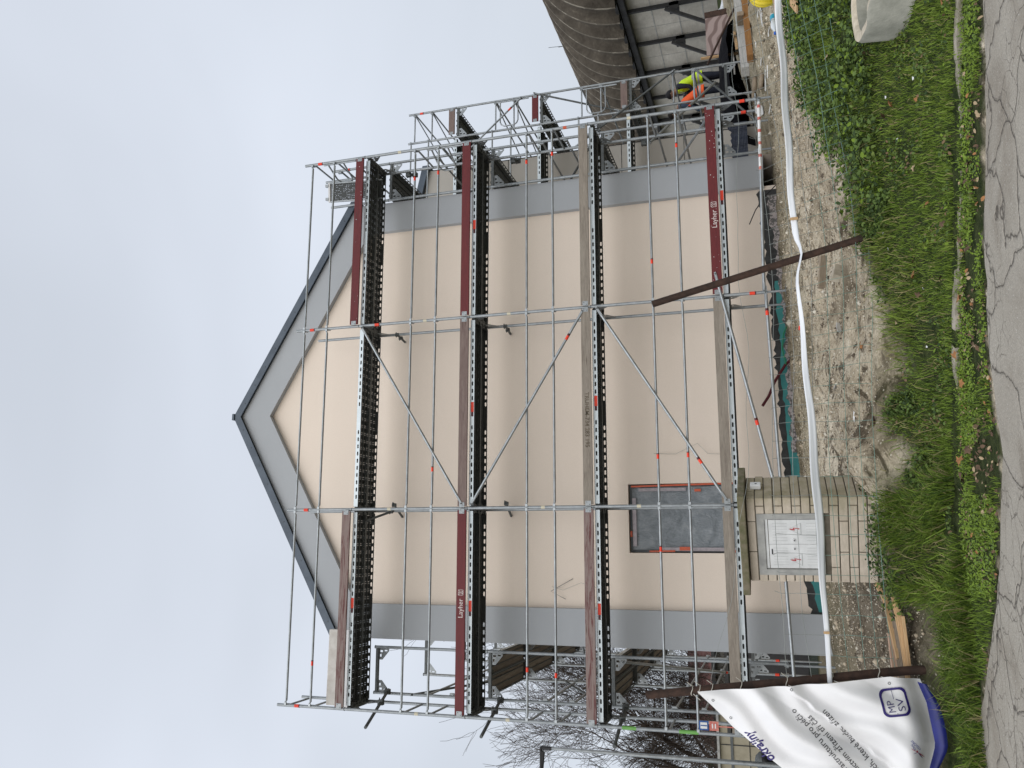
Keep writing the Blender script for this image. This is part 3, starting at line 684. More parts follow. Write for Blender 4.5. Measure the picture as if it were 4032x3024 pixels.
def toeboard(loc, rz, L, mat, label, h=.145, mark=None):
    mb = MB(); mb.box((.03, -.016, 0), (L-.03, .016, h), M[mat])
    o = mb.build('toe_board', bevel=.003); o.location = loc; o.rotation_euler = (0, 0, rz); tag(o, label, 'toe board', 'toe boards along the scaffold decks')
    for x in (.012, L-.085):
        f = MB(); f.box((x, -.021, .03), (x+.073, -.0175, h-.03), M['galv']); f.tube([(x+.02, -.024, .05), (x+.02, -.02, .05)], .007, 6, M['galv_dark']); f.tube([(x+.055, -.024, h-.05), (x+.055, -.02, h-.05)], .007, 6, M['galv_dark'])
        f.build('end_fitting', o)
    return o
M['printwhite'] = flat('worn_white_print', (0.62, 0.55, 0.53), (0.35, 0.22, 0.2), 0.6, scale=60, lo=.38, hi=.5)
M['stencil'] = flat('stencilled_ink', (0.075, 0.06, 0.04), (0.17, 0.14, 0.10), 0.8, scale=50, lo=.4, hi=.55)
def stamp(par, txt, x, z, size, m, flip=False, sx=1.0, crown=False, bold=0.0):
    vs, fs = text_mesh(txt, size, 0, sx, 0, bold)
    if flip: vs = [(-a, -b, c) for a, b, c in vs]
    mb = MB(); mb.add([(x+a, -.0185, z+b) for a, b, c in vs], fs, M[m])
    if crown:
        ex = x+max(a for a, _, _ in vs)+.05; s = .078
        def bar(p, q, w_=.007):
            p, q = Vector((p[0], 0, p[1])), Vector((q[0], 0, q[1])); d = (q-p).normalized(); n_ = Vector((-d.z, 0, d.x))*w_/2
            mb.add([(ex+k.x, -.0185, z-.006+k.z) for k in (p-n_, q-n_, q+n_, p+n_)], [(0, 1, 2, 3)], M[m])
        for p, q in (((0, 0), (s, 0)), ((0, s), (s, s)), ((0, 0), (0, s)), ((s, 0), (s, s)), ((0, s), (s*.5, s*.45)), ((s, s), (s*.5, s*.45)), ((s*.18, s*.12), (s*.5, s*.45)), ((s*.82, s*.12), (s*.5, s*.45)), ((s*.18, s*.12), (s*.82, s*.12))): bar(p, q)
        for c_ in ((s*.5, s*.82),):
            mb.add([(ex+c_[0]+.008*math.cos(a), -.0187, z-.006+c_[1]+.008*math.sin(a)) for a in (k*math.pi/4 for k in range(8))], [tuple(range(8))], M[m])
    return mb.build('lettering', par)

# ================================================================== FRONT SCAFFOLD
X4 = [0.0, 3.07, 6.14, 9.21]; COLN = ['left end', 'middle left', 'middle right', 'right end']; BN = ['left', 'middle', 'right']
GF = 'scaffold frames in front of the gable'
for i, x in enumerate(X4):
    for k in range(3):
        ring = []
        if i < 3 or 1: ring = [(0, 1.62)] if (i, k) in ((2, 2),) else []
        st = [(0, .75)] if (i + k) % 2 == 0 else [(0, 1.3)]
        if i == 0 and k == 0: st = [(0, 1.45, 'greenpaint', .2), (0, .6, 'greenpaint', .26)]
        if i == 3 and k == 1: st = [(0, .35, 'orange', .06)]
        frame('lift', (x, 0, 2*k), 0, f'{ORD[k]} lift frame of the {COLN[i]} row, front scaffold', GF, ring, st)
    frame('post', (x, 0, 6), 0, f'guard post pair above the top deck at the {COLN[i]} of the front scaffold', GF, [(0, .80 if i < 2 else .85)])
    frame('base', (x, 0, -.62), 0, f'short base frame under the lowest deck at the {COLN[i]} of the front scaffold', GF, [(0, .17)])
    for y in (0, WID):
        z0 = lerp_tab([(0, -1.20), (3, -.98), (6.14, -.88), (9.21, -.84)], x) + .0
        mb = MB(); mb.tube([(0, 0, 0), (0, 0, -.60-z0+.04)], .0175, 8, M['galv']); mb.box((-.075, -.075, -.004), (.075, .075, .004), M['galv_dark'])
        mb.tube([(0, 0, -.625-z0), (0, 0, -.59-z0)], .036, 8, M['galv']); mb.box((-.095, -.009, -.62-z0), (.095, .009, -.60-z0), M['galv']); mb.box((-.009, -.095, -.622-z0), (.009, .095, -.602-z0), M['galv'])
        o = mb.build('base_jack'); o.location = (x, y, z0+.0); tag(o, f'screw jack under the {"outer" if y == 0 else "inner"} foot at the {COLN[i]} of the front scaffold', 'screw jack', 'screw jacks')
RED = {(2, 2, 'a'): 2.5, (2, 2, 'b'): 2.55, (2, 1, 'a'): 2.52, (2, 1, 'b'): 2.6, (2, 0, 'a'): .6, (2, 0, 'b'): 2.45, (1, 2, 'b'): .58, (1, 0, 'a'): .68, (1, 0, 'b'): .69,
       (0, 3, 'b'): .62, (0, 1, 'a'): .68, (0, 1, 'b'): .62, (0, 0, 'a'): 2.42}
for b in range(3):
    for k in range(4):
        for nm, dz in (('a', 1.035), ('b', .60)):
            rail((X4[b], -.0, 2*k+dz), 0, BAY, f'{"upper" if nm == "a" else "lower"} guardrail over the {ORD[k]} deck, {BN[b]} bay, front scaffold', 'guardrails of the front scaffold', RED.get((b, k, nm)))
        for j in (0, 1):
            tp = (b, k) in ((2, 2), (1, 2), (0, 2), (0, 3), (1, 1), (0, 1), (2, 0)) and j == 0
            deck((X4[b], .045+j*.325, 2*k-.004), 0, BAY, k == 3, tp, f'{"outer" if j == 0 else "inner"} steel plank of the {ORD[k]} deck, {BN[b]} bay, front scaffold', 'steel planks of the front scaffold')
TB = {(2, 3): ('board_red', 'clean dark red toe board'), (0, 3): ('board_worn', 'scuffed red toe board'), (2, 2): ('board_red', 'plain dark red toe board'), (1, 2): ('board_mauve', 'faded mauve wooden toe board'),
      (0, 2): ('board_red', 'dark red toe board with white lettering'), (2, 1): ('board_grey', 'bare grey wooden toe board'), (1, 1): ('board_grey', 'grey wooden toe board with a stencilled number'), (0, 1): ('board_worn', 'worn red toe board'),
      (2, 0): ('board_red', 'paint-spattered dark red toe board with white lettering'), (1, 0): ('board_grey', 'weathered grey toe board'), (0, 0): ('board_grey', 'brownish grey toe board')}
for (b, k), (mt, ds) in TB.items():
    o = toeboard((X4[b], -.03, 2*k+.004), 0, BAY, mt, f'{ds} on the {ORD[k]} deck, {BN[b]} bay, front scaffold')
    if (b, k) in ((0, 2), (2, 0)): stamp(o, 'Layher', 1.42 if b == 0 else 1.05, .038, .105, 'printwhite', crown=True, bold=.001)
    if (b, k) == (1, 1): stamp(o, 'TRUHEM-734 283 195', 1.72, .098, .088, 'stencil', flip=True, sx=1.03, bold=.0015)
    if (b, k) == (2, 0) or (b, k) == (2, 3):
        r_ = random.Random(5); mb = MB()
        for _ in range(26 if k == 0 else 8):
            x = r_.uniform(.1, 3); z = r_.uniform(.01, .13); s = r_.uniform(.002, .007)
            mb.add([(x+s*r_.uniform(.6, 1.6)*math.cos(a), -.0175, z+s*math.sin(a)) for a in (q*math.pi/4 for q in range(8))], [tuple(range(8))], M['white'])
        mb.build('paint_spots', o)
# braces in the middle bay, lower ledgers
brace((6.10, -.035, 5.92), (3.13, -.035, 4.08), 'diagonal tube falling to the left between top and third deck, middle bay')
brace((6.08, -.035, 2.12), (3.12, -.035, 3.93), 'diagonal tube rising to the left between second and third deck, middle bay', .13)
brace((6.10, -.035, 1.90), (3.13, -.035, .08), 'diagonal tube falling to the left between second and lowest deck, middle bay', .80)
brace((6.48, -.035, .10), (3.30, -.035, -.58), 'long low diagonal tube under the lowest deck, middle bay', .70, .0235)
brace((9.20, -.02, -.66), (6.14, -.02, -.58), 'low tube at the foot of the right bay wrapped in red and white tape', None, .0235, 'ledger_tube')
brace((6.14, .0, -.60), (3.0, .0, -.66), 'low horizontal tube at the foot of the middle bay', .09, .0235, 'ledger_tube')
brace((3.07, .0, -.62), (0.0, .0, -.70), 'low horizontal tube at the foot of the left bay', None, .0235, 'ledger_tube')
lt = [o for o in COL.objects if o.name == 'ledger_tube'][0]
mb = MB(); d = (Vector((6.14, -.02, -.58))-Vector((9.20, -.02, -.66))); L_ = d.length; u = d.normalized()
for k in range(22):
    p = u*(.06+k*.05); mb.tube([p, p+u*.05], .0252, 12, M['redtag'] if k % 4 == 1 else M['white'])
mb.build('barrier_tape_wrap', lt)
# end guards
def endguard(x, y0, y1, z, lab, m='galv_rail', axis='y'):
    mb = MB(); a, b = ((x, y0, z), (x, y1, z)) if axis == 'y' else ((y0, x, z), (y1, x, z))
    mb.tube([a, b], .0165, 10, M[m]); o = mb.build('end_guardrail'); return tag(o, lab, 'guardrail', 'short end guardrails')
for x, nm in ((0, 'left'), (9.21, 'right')):
    for k in range(4):
        for dz, q in ((1.035, 'upper'), (.60, 'lower')):
            endguard(x, .02, WID-.02, 2*k+dz-.03, f'{q} short end guardrail at the {nm} end over the {ORD[k]} deck, front scaffold')
# bent gate loops seen beside the right end
def gate(x, y, z, rz, lab, W=.62, H=.40):
    mb = MB(); pts = [(0, 0, H), (W*.82, 0, H), (W*.93, 0, H*.93), (W, 0, H*.78), (W, 0, H*.22), (W*.93, 0, H*.07), (W*.82, 0, 0), (0, 0, 0)]
    mb.tube(pts, .015, 8, M['galv_rail']); mb.tube([(0, 0, -.25), (0, 0, H+.08)], .017, 8, M['galv_rail'])
    o = mb.build('swing_gate'); o.location = (x, y, z); o.rotation_euler = (0, 0, rz); return tag(o, lab, 'scaffold gate', 'bent tube gates')
gate(9.19, .03, 6.45, R(110), 'bent tube gate loop at the right end of the top deck', .45, .3)
gate(9.19, .03, 4.45, R(112), 'bent tube gate loop at the right end of the third deck', .5, .3)
# hatch plank standing upright by the top right corner
mb = MB(); mb.box((-.16, 0, 0), (.16, .006, 1.02), M['sieve'])
for a, b in (((-.175, -.02, 0), (-.155, .03, 1.04)), ((.155, -.02, 0), (.175, .03, 1.04))): mb.box(a, b, M['galv'])
mb.box((-.175, -.022, 1.04), (.175, .032, 1.075), M['insul2']); 
for x in (-.14, .10): mb.box((x, -.03, 1.07), (x+.05, .03, 1.13), M['galv'])
o = mb.build('hatch_plank'); o.location = (8.78, .42, 5.86); o.rotation_euler = (0, R(3), R(-12)); tag(o, 'perforated steel hatch plank standing upright behind the red toe board at the top right', 'scaffold deck')
# pale boards at the top left
mb = MB(); mb.box((0, 0, 0), (1.17, .10, .24), M['insul']); o = mb.build('insulation_board', bevel=.012); o.location = (-.02, .30, 6.265); o.rotation_euler = (R(-2), 0, R(1)); tag(o, 'upper stained off-white board on the left end of the top deck', 'board', 'pale boards stacked on the top deck')
mb = MB(); mb.box((0, 0, 0), (1.20, .11, .258), M['insul2']); o = mb.build('insulation_board', bevel=.012); o.location = (-.04, .28, 6.0); tag(o, 'lower whiter board on the left end of the top deck', 'board', 'pale boards stacked on the top deck')

# ================================================================== SIDE SCAFFOLDS
def side_run(nm, x_out, x_in, y0, nb, blen, lv0, lv1, where, top_guard=True, decks=(1, 2, 3), base=True, dirn=1, boards=True):
    """frames stand across x (outer, inner), run goes back in +y"""
    s = 1 if x_out > x_in else -1
    rz = math.pi/2 if s > 0 else -math.pi/2      # local +y (inner) -> world -x / +x
    for i in range(nb+1):
        y = y0+i*blen
        for k in range(lv0, lv1):
            frame('lift', (x_out, y, 2*k), rz, f'{ORD[k]} lift frame {["nearest", "second", "third", "farthest"][i]} row in the {where}', f'frames of the {where}')
        frame('base', (x_out, y, -.62), rz, f'short base frame {["nearest", "second", "third", "farthest"][i]} row in the {where}', f'frames of the {where}', [(0, .17)])
        if top_guard: frame('post', (x_out, y, 2*lv1), rz, f'guard posts {["nearest", "second", "third", "farthest"][i]} on top of the {where}', f'frames of the {where}', [(0, .83)])
        for yy in (x_out, x_in):
            z0 = gz(yy, y)+.01 if not (0.9 < yy < 8.8 and y > 1) else -.9
            mb = MB(); mb.tube([(0, 0, 0), (0, 0, -.60-z0+.04)], .0175, 8, M['galv']); mb.box((-.075, -.075, -.004), (.075, .075, .004), M['galv_dark']); mb.tube([(0, 0, -.625-z0), (0, 0, -.59-z0)], .036, 8, M['galv'])
            o = mb.build('base_jack'); o.location = (yy, y, z0); tag(o, f'screw jack under the {"outer" if yy == x_out else "inner"} foot {["nearest", "second", "third", "farthest"][i]} row in the {where}', 'screw jack', 'screw jacks')
    for i in range(nb):
        y = y0+i*blen; bn = ['near', 'middle', 'far'][i]
        for k in decks:
            for j in (0, 1):
                # deck runs along +y : rotate +90deg about z -> local x -> y, local y -> -x
                xx = x_out - s*.045 - s*j*.325
                o = deck((xx if s > 0 else xx+.32, y, 2*k-.004), R(90), blen, False, False, f'{"outer" if j == 0 else "inner"} steel plank of the {ORD[k]} deck, {bn} bay, {where}', f'steel planks of the {where}', 'board_grey' if nm == 'D' else None)
        for k in range(0, lv1+(1 if top_guard else 0)):
            for dz, q in ((1.035, 'upper'), (.60, 'lower')):
                rail((x_out, y, 2*k+dz), R(90), blen, f'{q} guardrail over the {ORD[k]} deck, {bn} bay, {where}', f'guardrails of the {where}')
side_run('A', 9.53, 8.83, .96, 1, 3.07, 0, 3, 'right side scaffold', True, (1, 2, 3))
side_run('B', 12.45, 11.74, 4.3, 2, 3.07, 0, 3, 'far right scaffold', True, (1, 2, 3))
side_run('D', 0.09, 0.80, 1.0, 3, 2.07, 0, 3, 'left side scaffold', False, (1, 2))
# deck row in front of the grey wing
for k in (1, 2, 3):
    for j in (0, 1): deck((8.85, 4.33+j*.325, 2*k+.06), 0, 2.87, False, False, f'{"front" if j == 0 else "back"} steel plank of the {ORD[k]} deck across the grey wing', 'steel planks across the grey wing')
    rail((8.86, 4.25, 2*k+.66), 0, 2.87, f'lower guardrail over the {ORD[k]} deck across the grey wing', 'guardrails across the grey wing')
    rail((8.86, 4.25, 2*k+1.10), 0, 2.87, f'upper guardrail over the {ORD[k]} deck across the grey wing', 'guardrails across the grey wing')
for k, mt, ds in ((3, 'board_mauve', 'short brownish end board'), (2, 'board_red', 'short red end board'), (1, 'board_mauve', 'short faded pinkish end board')):
    toeboard((11.76, 4.27, 2*k+.02), 0, .68, mt, f'{ds} across the {ORD[k]} deck of the far scaffold')
for k in range(0, 4):
    for dz, q in ((1.035, 'upper'), (.60, 'lower')):
        endguard(4.3, 11.76, 12.43, 2*k+dz, f'{q} short end guardrail facing the road over the {ORD[k]} deck of the far scaffold', axis='x')
for k in (3, 2):
    for dz, q in ((1.035, 'upper'), (.60, 'lower')):
        brace((12.43, 4.30, 2*k+dz), (11.76, 7.3, 2*k+dz), f'{q} thin tube crossing back over the {ORD[k]} deck of the far scaffold', None, .014)
gate(12.40, 4.28, 4.5, R(180), 'D shaped tube gate hanging in the far scaffold above its third deck', .60, .42)
gate(12.38, 4.28, 2.5, R(180), 'D shaped tube gate hanging in the far scaffold above its second deck', .60, .42)
brace((12.40, 4.22, 4.40), (11.1, 4.22, 5.9), 'tube rising to the left across the far scaffold above its third deck', .17, .02)
brace((12.45, 4.22, 4.1), (11.8, 4.4, 2.2), 'diagonal tube between third and second deck of the far scaffold', None, .02, m='galv_dark')
brace((11.0, 4.22, 3.2), (12.45, 4.22, 1.0), 'dark diagonal tube low in the far scaffold', None, .022, m='galv_dark')
brace((9.6, .98, 2.0), (8.85, 3.9, 4.0), 'dark diagonal tube in the right side scaffold above its second deck', None, .022, m='galv_dark')
brace((9.5, 1.0, .2), (8.9, 3.9, 1.9), 'diagonal tube in the right side scaffold below its second deck', None, .022)
brace((9.5, 1.0, 4.1), (8.9, 3.9, 5.9), 'dark diagonal tube in the right side scaffold above its third deck', None, .022, m='galv_dark')
brace((9.5, 1.5, 1.2), (11.9, 4.0, .15), 'bright tube with a red band sloping down to the right past the two workers', .55, .024)
brace((12.40, 4.24, .55), (10.6, 3.6, -.70), 'long tube leaning down to the left in front of the workers', None, .024, m='galv_dark')
brace((12.45, 4.2, .30), (12.9, 2.6, -.50), 'brown tube leaning to the ground near the grey plank', None, .022, m='rust')
# left side extras
brace((.09, .98, 5.3), (.09, 3.1, 4.3), 'dark diagonal tube on the outer side of the left scaffold above its third deck', None, .02, m='galv_dark')
brace((.09, 3.05, 3.2), (.09, 1.0, 2.1), 'thin diagonal tube on the outer side of the left scaffold above its second deck', None, .02, m='galv_dark')
brace((.09, 5.1, 3.3), (.75, 3.1, 2.9), 'thin tube across the left scaffold between third and second deck', None, .018, m='galv_dark')
brace((.75, 1.0, 1.8), (.1, 5.0, .4), 'pale tube sloping down in the left scaffold below its second deck', .92, .02)
def coupler(mb, p, s=1.0):
    x, y, z = p; mb.box((x-.04*s, y-.035*s, z-.045*s), (x+.04*s, y+.035*s, z+.045*s), M['galv_dark']); mb.tube([(x-.06*s, y, z+.02), (x+.07*s, y+.01, z+.03)], .009, 6, M['galv_dark']); mb.tube([(x, y-.06*s, z-.03), (x, y+.06*s, z-.02)], .011, 6, M['galv_dark'])
def stub(a, b, lab, r=.024, cp=(0.05, .4)):
    a, b = Vector(a), Vector(b); mb = MB(); mb.tube([Vector((0, 0, 0)), b-a], r, 12, M['galv_dark'])
    for c in cp: coupler(mb, (b-a)*c, .7 if r < .022 else 1.0)
    o = mb.build('tie_tube'); o.location = a; return tag(o, lab, 'scaffold tube', 'short tie tubes clamped to the scaffold')
stub((.15, .98, 5.72), (-.17, -.35, 5.45), 'short dark tube with clamps poking out to the left below the top deck', cp=(.06, .36))
stub((.12, .98, 3.75), (-.18, -.35, 3.62), 'short dark tube with clamps poking out to the left below the third deck', cp=(.06, .36))
stub((.12, .98, 1.76), (-.18, -.35, 1.70), 'short dark tube with clamps poking out to the left below the second deck', cp=(.06, .36))
stub((3.19, .70, 5.60), (2.98, 1.12, 5.62), 'short tie tube to the wall just below the top deck, middle left', .02, (.1,))
stub((2.90, .30, 5.88), (3.07, .72, 5.60), 'short dark tube reaching up to the top deck, middle left', .02, (.9,))
stub((3.19, .70, 3.60), (2.98, 1.12, 3.64), 'short tie tube to the wall just below the third deck, middle left', .02, (.1,))
stub((6.14, .68, 5.62), (6.10, 1.12, 5.66), 'short tie tube with clamp to the wall just below the top deck, middle right', .02, (.1, .5))
stub((6.14, .68, 3.62), (6.10, 1.12, 3.66), 'short tie tube with clamp to the wall just below the third deck, middle right', .02, (.1, .5))
stub((9.15, .75, 5.52), (9.30, 1.10, 5.50), 'short clamped tube behind the right end below the top deck', .024, (.1, .8))
stub((9.15, .78, 3.52), (9.30, 1.10, 3.50), 'short clamped tube behind the right end below the third deck', .024, (.1, .8))
stub((9.15, .80, 1.22), (9.30, 1.10, 1.20), 'short clamped tube behind the right end below the second deck', .024, (.1, .8))
# inspection tags on the left end
tg = empty('scaffold_tag', (.05, -.06, .46), 0, 'blue and white tag with a red tag hanging on the left end of the scaffold', 'tag')
blue_m = flat('blue_tag', (0.02, 0.09, 0.30), None, .5)
mb = MB(); mb.box((0, 0, 0), (.12, .006, .125), blue_m); mb.build('blue_tag', tg)
mb = MB(); mb.box((.02, -.003, .018), (.10, -.0005, .107), M['white']); mb.build('white_panel', tg)
mb = MB(); mb.box((.053, -.006, .022), (.067, -.0035, .103), blue_m); mb.build('blue_bar', tg)
mb = MB(); mb.box((0, 0, -.135), (.12, .006, -.012), M['redtag']); mb.box((.05, 0, -.33), (.065, .006, -.135), M['redtag']); mb.build('red_tag', tg)
mb = MB(); mb.box((.03, -.003, -.10), (.09, -.0005, -.085), M['white']); mb.box((.03, -.003, -.06), (.09, -.0005, -.045), M['white']); mb.build('white_mark', tg)
# ================================================================== ELECTRICITY METER PILLAR
t = NT('pale_face_brick'); v = t.co('Object')
oi = t.noise(v, 5, 4, .6); c = t.ramp(t.noise(v, 2.4, 3), [(0.3, (0.50, 0.43, 0.34)), (0.7, (0.66, 0.58, 0.49))])
c = t.mix(0.4, c, t.ramp(t.noise(t.co('Object', (1, 1, 3)), 12, 4, .7), [(0.3, (0.55, 0.55, 0.52)), (0.65, (1, 1, 1))]), 'MULTIPLY')
gn = t.n('ShaderNodeNewGeometry'); sx = t.n('ShaderNodeSeparateXYZ'); t.l(v, sx.inputs[0])
# algae grows on the damp right-hand return and under the coping
alg = t.math('ADD', t.math('MULTIPLY', t.math('SUBTRACT', sx.outputs[0], 0.62), 3.2), t.math('MULTIPLY', t.math('SUBTRACT', oi, 0.5), 1.6))
c = t.mix(t.ramp(alg, [(0.0, (0, 0, 0)), (0.9, (.75, .75, .75))]), c, (0.19, 0.17, 0.075))
t.bump(t.noise(v, 60, 3), .5, .004); M['brick'] = t.fin(c, .92, 0, .2)
PA = R(-30)
pil = empty('meter_pillar', (2.20, -4.42, -1.6), 0, 'pale brick meter pillar with white metal doors and a mossy coping', 'meter pillar')
pil.rotation_euler = (0, 0, R(-28))
PW, PD, PH = .80, .46, 1.27
def pk(mb, name, par=pil, **k):
    o = mb.build(name, None, **k); o.parent = par; return o
pk(MB().box((.008, .008, -.3), (PW-.008, PD-.008, PH-.005), flat('mortar', (0.16, 0.14, 0.11), (0.09, 0.08, 0.06), .95, bump=.4)), 'mortar_core')
mb = MB(); r_ = random.Random(8); CH = .0745
dx0, dx1, dz0, dz1 = .07, .655, .64, 1.185       # cabinet opening in the front
for k in range(-3, 17):
    z0 = PH-.005-(17-k)*CH+.004; z1 = z0+CH-.009
    off = (k % 2)*.145
    x = -off
    while x < PW:
        a, b = max(0, x+.004), min(PW, x+.286)
        if b-a > .03:
            segs = [(a, b)]
            if z1 > dz0 and z0 < dz1:
                segs = [(p, q) for p, q in ((a, min(b, dx0)), (max(a, dx1), b)) if q-p > .015]
            for p, q in segs:
                j = r_.uniform(-.003, .003); mb.box((p, -.002+j, z0+r_.uniform(-.001, .001)), (q, .07, z1), M['brick'])
        x += .29
    y = -((k+1) % 2)*.145
    while y < PD:
        a, b = max(0.072, y+.004), min(PD, y+.286)
        if b-a > .03:
            j = r_.uniform(-.003, .003); mb.box((PW-.07, a, z0), (PW+.002+j, b, z1), M['brick']); mb.box((-.002-j, a, z0), (.06, b, z1), M['brick'])
        y += .29
pk(mb, 'brickwork', bevel=.004)
mb = MB(); mb.box((-.09, -.09, PH), (PW+.06, PD+.08, PH+.062), M['coping']); pk(mb, 'coping', bevel=.008)
mb = MB()
for a, b in (((dx0, -.008, dz0), (dx0+.055, .03, dz1)), ((dx1-.05, -.008, dz0), (dx1, .03, dz1)), ((dx0+.055, -.008, dz1-.062), (dx1-.05, .03, dz1)), ((dx0+.055, -.008, dz0), (dx1-.05, .03, dz0+.02))): mb.box(a, b, M['cement'])
pk(mb, 'cabinet_surround')
ex0, ex1, ez0, ez1 = dx0+.06, dx1-.055, dz0+.024, dz1-.066
mb = MB(); mb.box((ex0, .004, ez1-.022), (ex1, .03, ez1), M['white']); pk(mb, 'cabinet_rail')
pk(MB().box((ex0, .022, ez0-.02), (ex1, .028, ez1-.022), M['black']), 'cabinet_gap')
mid_ = (ex0+ex1)/2
for k, (a, b) in enumerate(((ex0+.003, mid_-.0015), (mid_+.0015, ex1-.003))):
    dr = MB().box((a, -.002, ez0), (b, .018, ez1-.028), M['white']); dr = pk(dr, 'cabinet_door', bevel=.002)
    cx = (a+b)/2 + (.03 if k else -.03)
    mb = MB(); y = -.0042
    def stroke(p, q, w_, m, mb=mb):
        p, q = Vector((p[0], 0, p[1])), Vector((q[0], 0, q[1])); d = (q-p).normalized(); n_ = Vector((-d.z, 0, d.x))*w_/2
        mb.add([(g.x, y, g.z) for g in (p-n_, q-n_, q+n_, p+n_)], [(0, 1, 2, 3)], m)
    cz = (ez0+ez1)/2-.02
    stroke((cx-.055, cz-.045), (cx+.055, cz-.045), .004, M['inkgrey']); stroke((cx-.055, cz-.045), (cx, cz+.055), .002, M['inkgrey']); stroke((cx+.055, cz-.045), (cx, cz+.055), .0015, M['inkgrey'])
    pk(mb, 'warning_triangle', dr)
    mb = MB()
    def stroke2(p, q, w_): 
        p, q = Vector((p[0], 0, p[1])), Vector((q[0], 0, q[1])); d = (q-p).normalized(); n_ = Vector((-d.z, 0, d.x))*w_/2
        mb.add([(g.x, -.0046, g.z) for g in (p-n_, q-n_, q+n_, p+n_)], [(0, 1, 2, 3)], M['lightning'])
    stroke2((cx-.002, cz+.045), (cx-.010, cz+.004), .009); stroke2((cx-.012, cz+.008), (cx+.010, cz+.018), .005); stroke2((cx+.009, cz+.020), (cx+.001, cz-.030), .006)
    mb.add([(cx-.006, -.0046, cz-.022), (cx+.007, -.0046, cz-.022), (cx, -.0046, cz-.038)], [(0, 1, 2)], M['lightning'])
    pk(mb, 'lightning_symbol', dr)
    mb = MB(); lx = cx+(-.035 if k == 0 else .035)
    for q in range(8):
        for (z0, w_) in ((ez1-.075, .10), (ez0+.05, .085)):
            pass
    for q in range(7):
        xx = a+.035+q*(b-a-.07)/6
        mb.add([(xx, y, ez1-.18), (xx+.0016, y, ez1-.18), (xx+.0016, y, ez1-.06), (xx, y, ez1-.06)], [(0, 1, 2, 3)], M['inkgrey'])
        mb.add([(xx, y, ez0+.02), (xx+.0014, y, ez0+.02), (xx+.0014, y, ez0+.12), (xx, y, ez0+.12)], [(0, 1, 2, 3)], M['inkgrey'])
    pk(mb, 'pressed_grooves', dr)
    mb = MB(); kx = mid_ + (-.04 if k == 0 else .04); mb.tube([(kx, -.012, cz+.018), (kx, -.001, cz+.018)], .014 if k else .010, 14, M['white']); mb.tube([(kx, -.014, cz+.012), (kx, -.0125, cz+.012)], .006, 10, M['black']); pk(mb, 'lock', dr)
mb = MB(); mb.box((ex0+.14, -.006, ez1-.055), (ex0+.19, -.0025, ez1-.045), M['black']); mb.box((ex1-.16, -.006, ez0+.006), (ex1-.145, -.0025, ez0+.018), M['black']); pk(mb, 'black_clip')
mb = MB(); mb.box((PW+.004, .17, PH-.135), (PW+.045, .245, PH-.045), M['white']); o = pk(mb, 'cable_box', bevel=.006); mb = MB(); mb.tube([(PW+.046, .20, PH-.085), (PW+.0462, .205, PH-.10)], .004, 6, M['black']); mb.build('cable_box_mark', o)

# ================================================================== WIRE FENCE, POSTS, TAPE, BANNER
post_m = M['rust']
o = MB().tube([(0, 0, -.2), (0.025, 0, 0), (-.42, .0, 1.86)], .031, 14, post_m).build('fence_post'); o.location = (5.06, -5.0, -1.48); tag(o, 'rusty pipe post leaning left in front of the bare bank', 'fence post', 'rusty pipe fence posts')
o2 = MB().tube([(.02, 0, -.2), (0, 0, 0), (-.28, 0, 1.98)], .034, 14, post_m).build('fence_post'); o2.location = (1.57, -5.0, -1.45); tag(o2, 'dark rusty pipe post holding up the white banner', 'fence post', 'rusty pipe fence posts')
M['wire'] = flat('fence_wire', (0.36, 0.38, 0.36), (0.25, 0.27, 0.26), .5, .5)
M['wire_green'] = flat('green_fence_wire', (0.20, 0.33, 0.28), (0.14, 0.24, 0.20), .5, .2)
M['cord'] = flat('pale_cord', (0.60, 0.57, 0.50), None, .8)
r_ = random.Random(11)
HZ = [-.62, -.78, -.94, -1.07, -1.19, -1.30, -1.40]
def fz(x, base):          # slack mesh sags between the posts, climbs to the right
    return base + .05*math.sin((x-1.4)*1.2) + lerp_tab([(0, 0.02), (3, 0), (5, 0), (8, .12), (12, .2)], x) + (fnoise(x, base*9, .5)-.5)*.03
mb = MB(); mb2 = MB()
for b_ in HZ:
    pts = [(x*.12+0.7, -5.0+.02*math.sin(x*.8+b_*9), fz(x*.12+.7, b_)) for x in range(78)]
    (mb2 if b_ < -1.0 else mb).tube(pts, .0021, 5, M['wire_green'] if b_ < -1.0 else M['wire'], cap=False)
x = 1.66; k = 0
while x < 9.5:
    lean = lerp_tab([(1.5, .0), (3.2, .02), (4.6, -.10), (6, -.20), (9, -.24)], x)
    pts = [(x + lean*(fz(x, b_)-HZ[-1])/.8+ .008*r_.uniform(-1, 1), -5.0+.03*math.sin(k*1.3+b_*7), fz(x, b_)) for b_ in HZ]
    if r_.random() < .8: pts = [(pts[0][0]+r_.uniform(-.02, .02), pts[0][1]-.02, pts[0][2]+r_.uniform(.0, .05))] + pts
    mb.tube(pts[:4], .0019, 5, M['wire'], cap=False); mb2.tube(pts[3:], .0019, 5, M['wire_green'], cap=False)
    x += .155; k += 1
fence = empty('wire_fence', (5, -5, -1.45), 0, 'slack knotted wire fence along the top of the grass bank', 'fence')
for q, nm in ((mb, 'upper_mesh'), (mb2, 'lower_mesh')):
    o = q.build(nm); o.parent = fence; o.matrix_parent_inverse = Matrix.Translation(-Vector(fence.location))
o = MB().tube([(x*.15+1.3, -5.0+.01*math.sin(x), .02-.20*math.sin(min(1, x/26)*math.pi)**1 - .45*min(1, x/30)+.02*math.sin(x*.9)) for x in range(60)], .0016, 5, M['wire']).build('slack_wire'); tag(o, 'thin slack wire strung between the fence posts over the wall foot', 'wire')
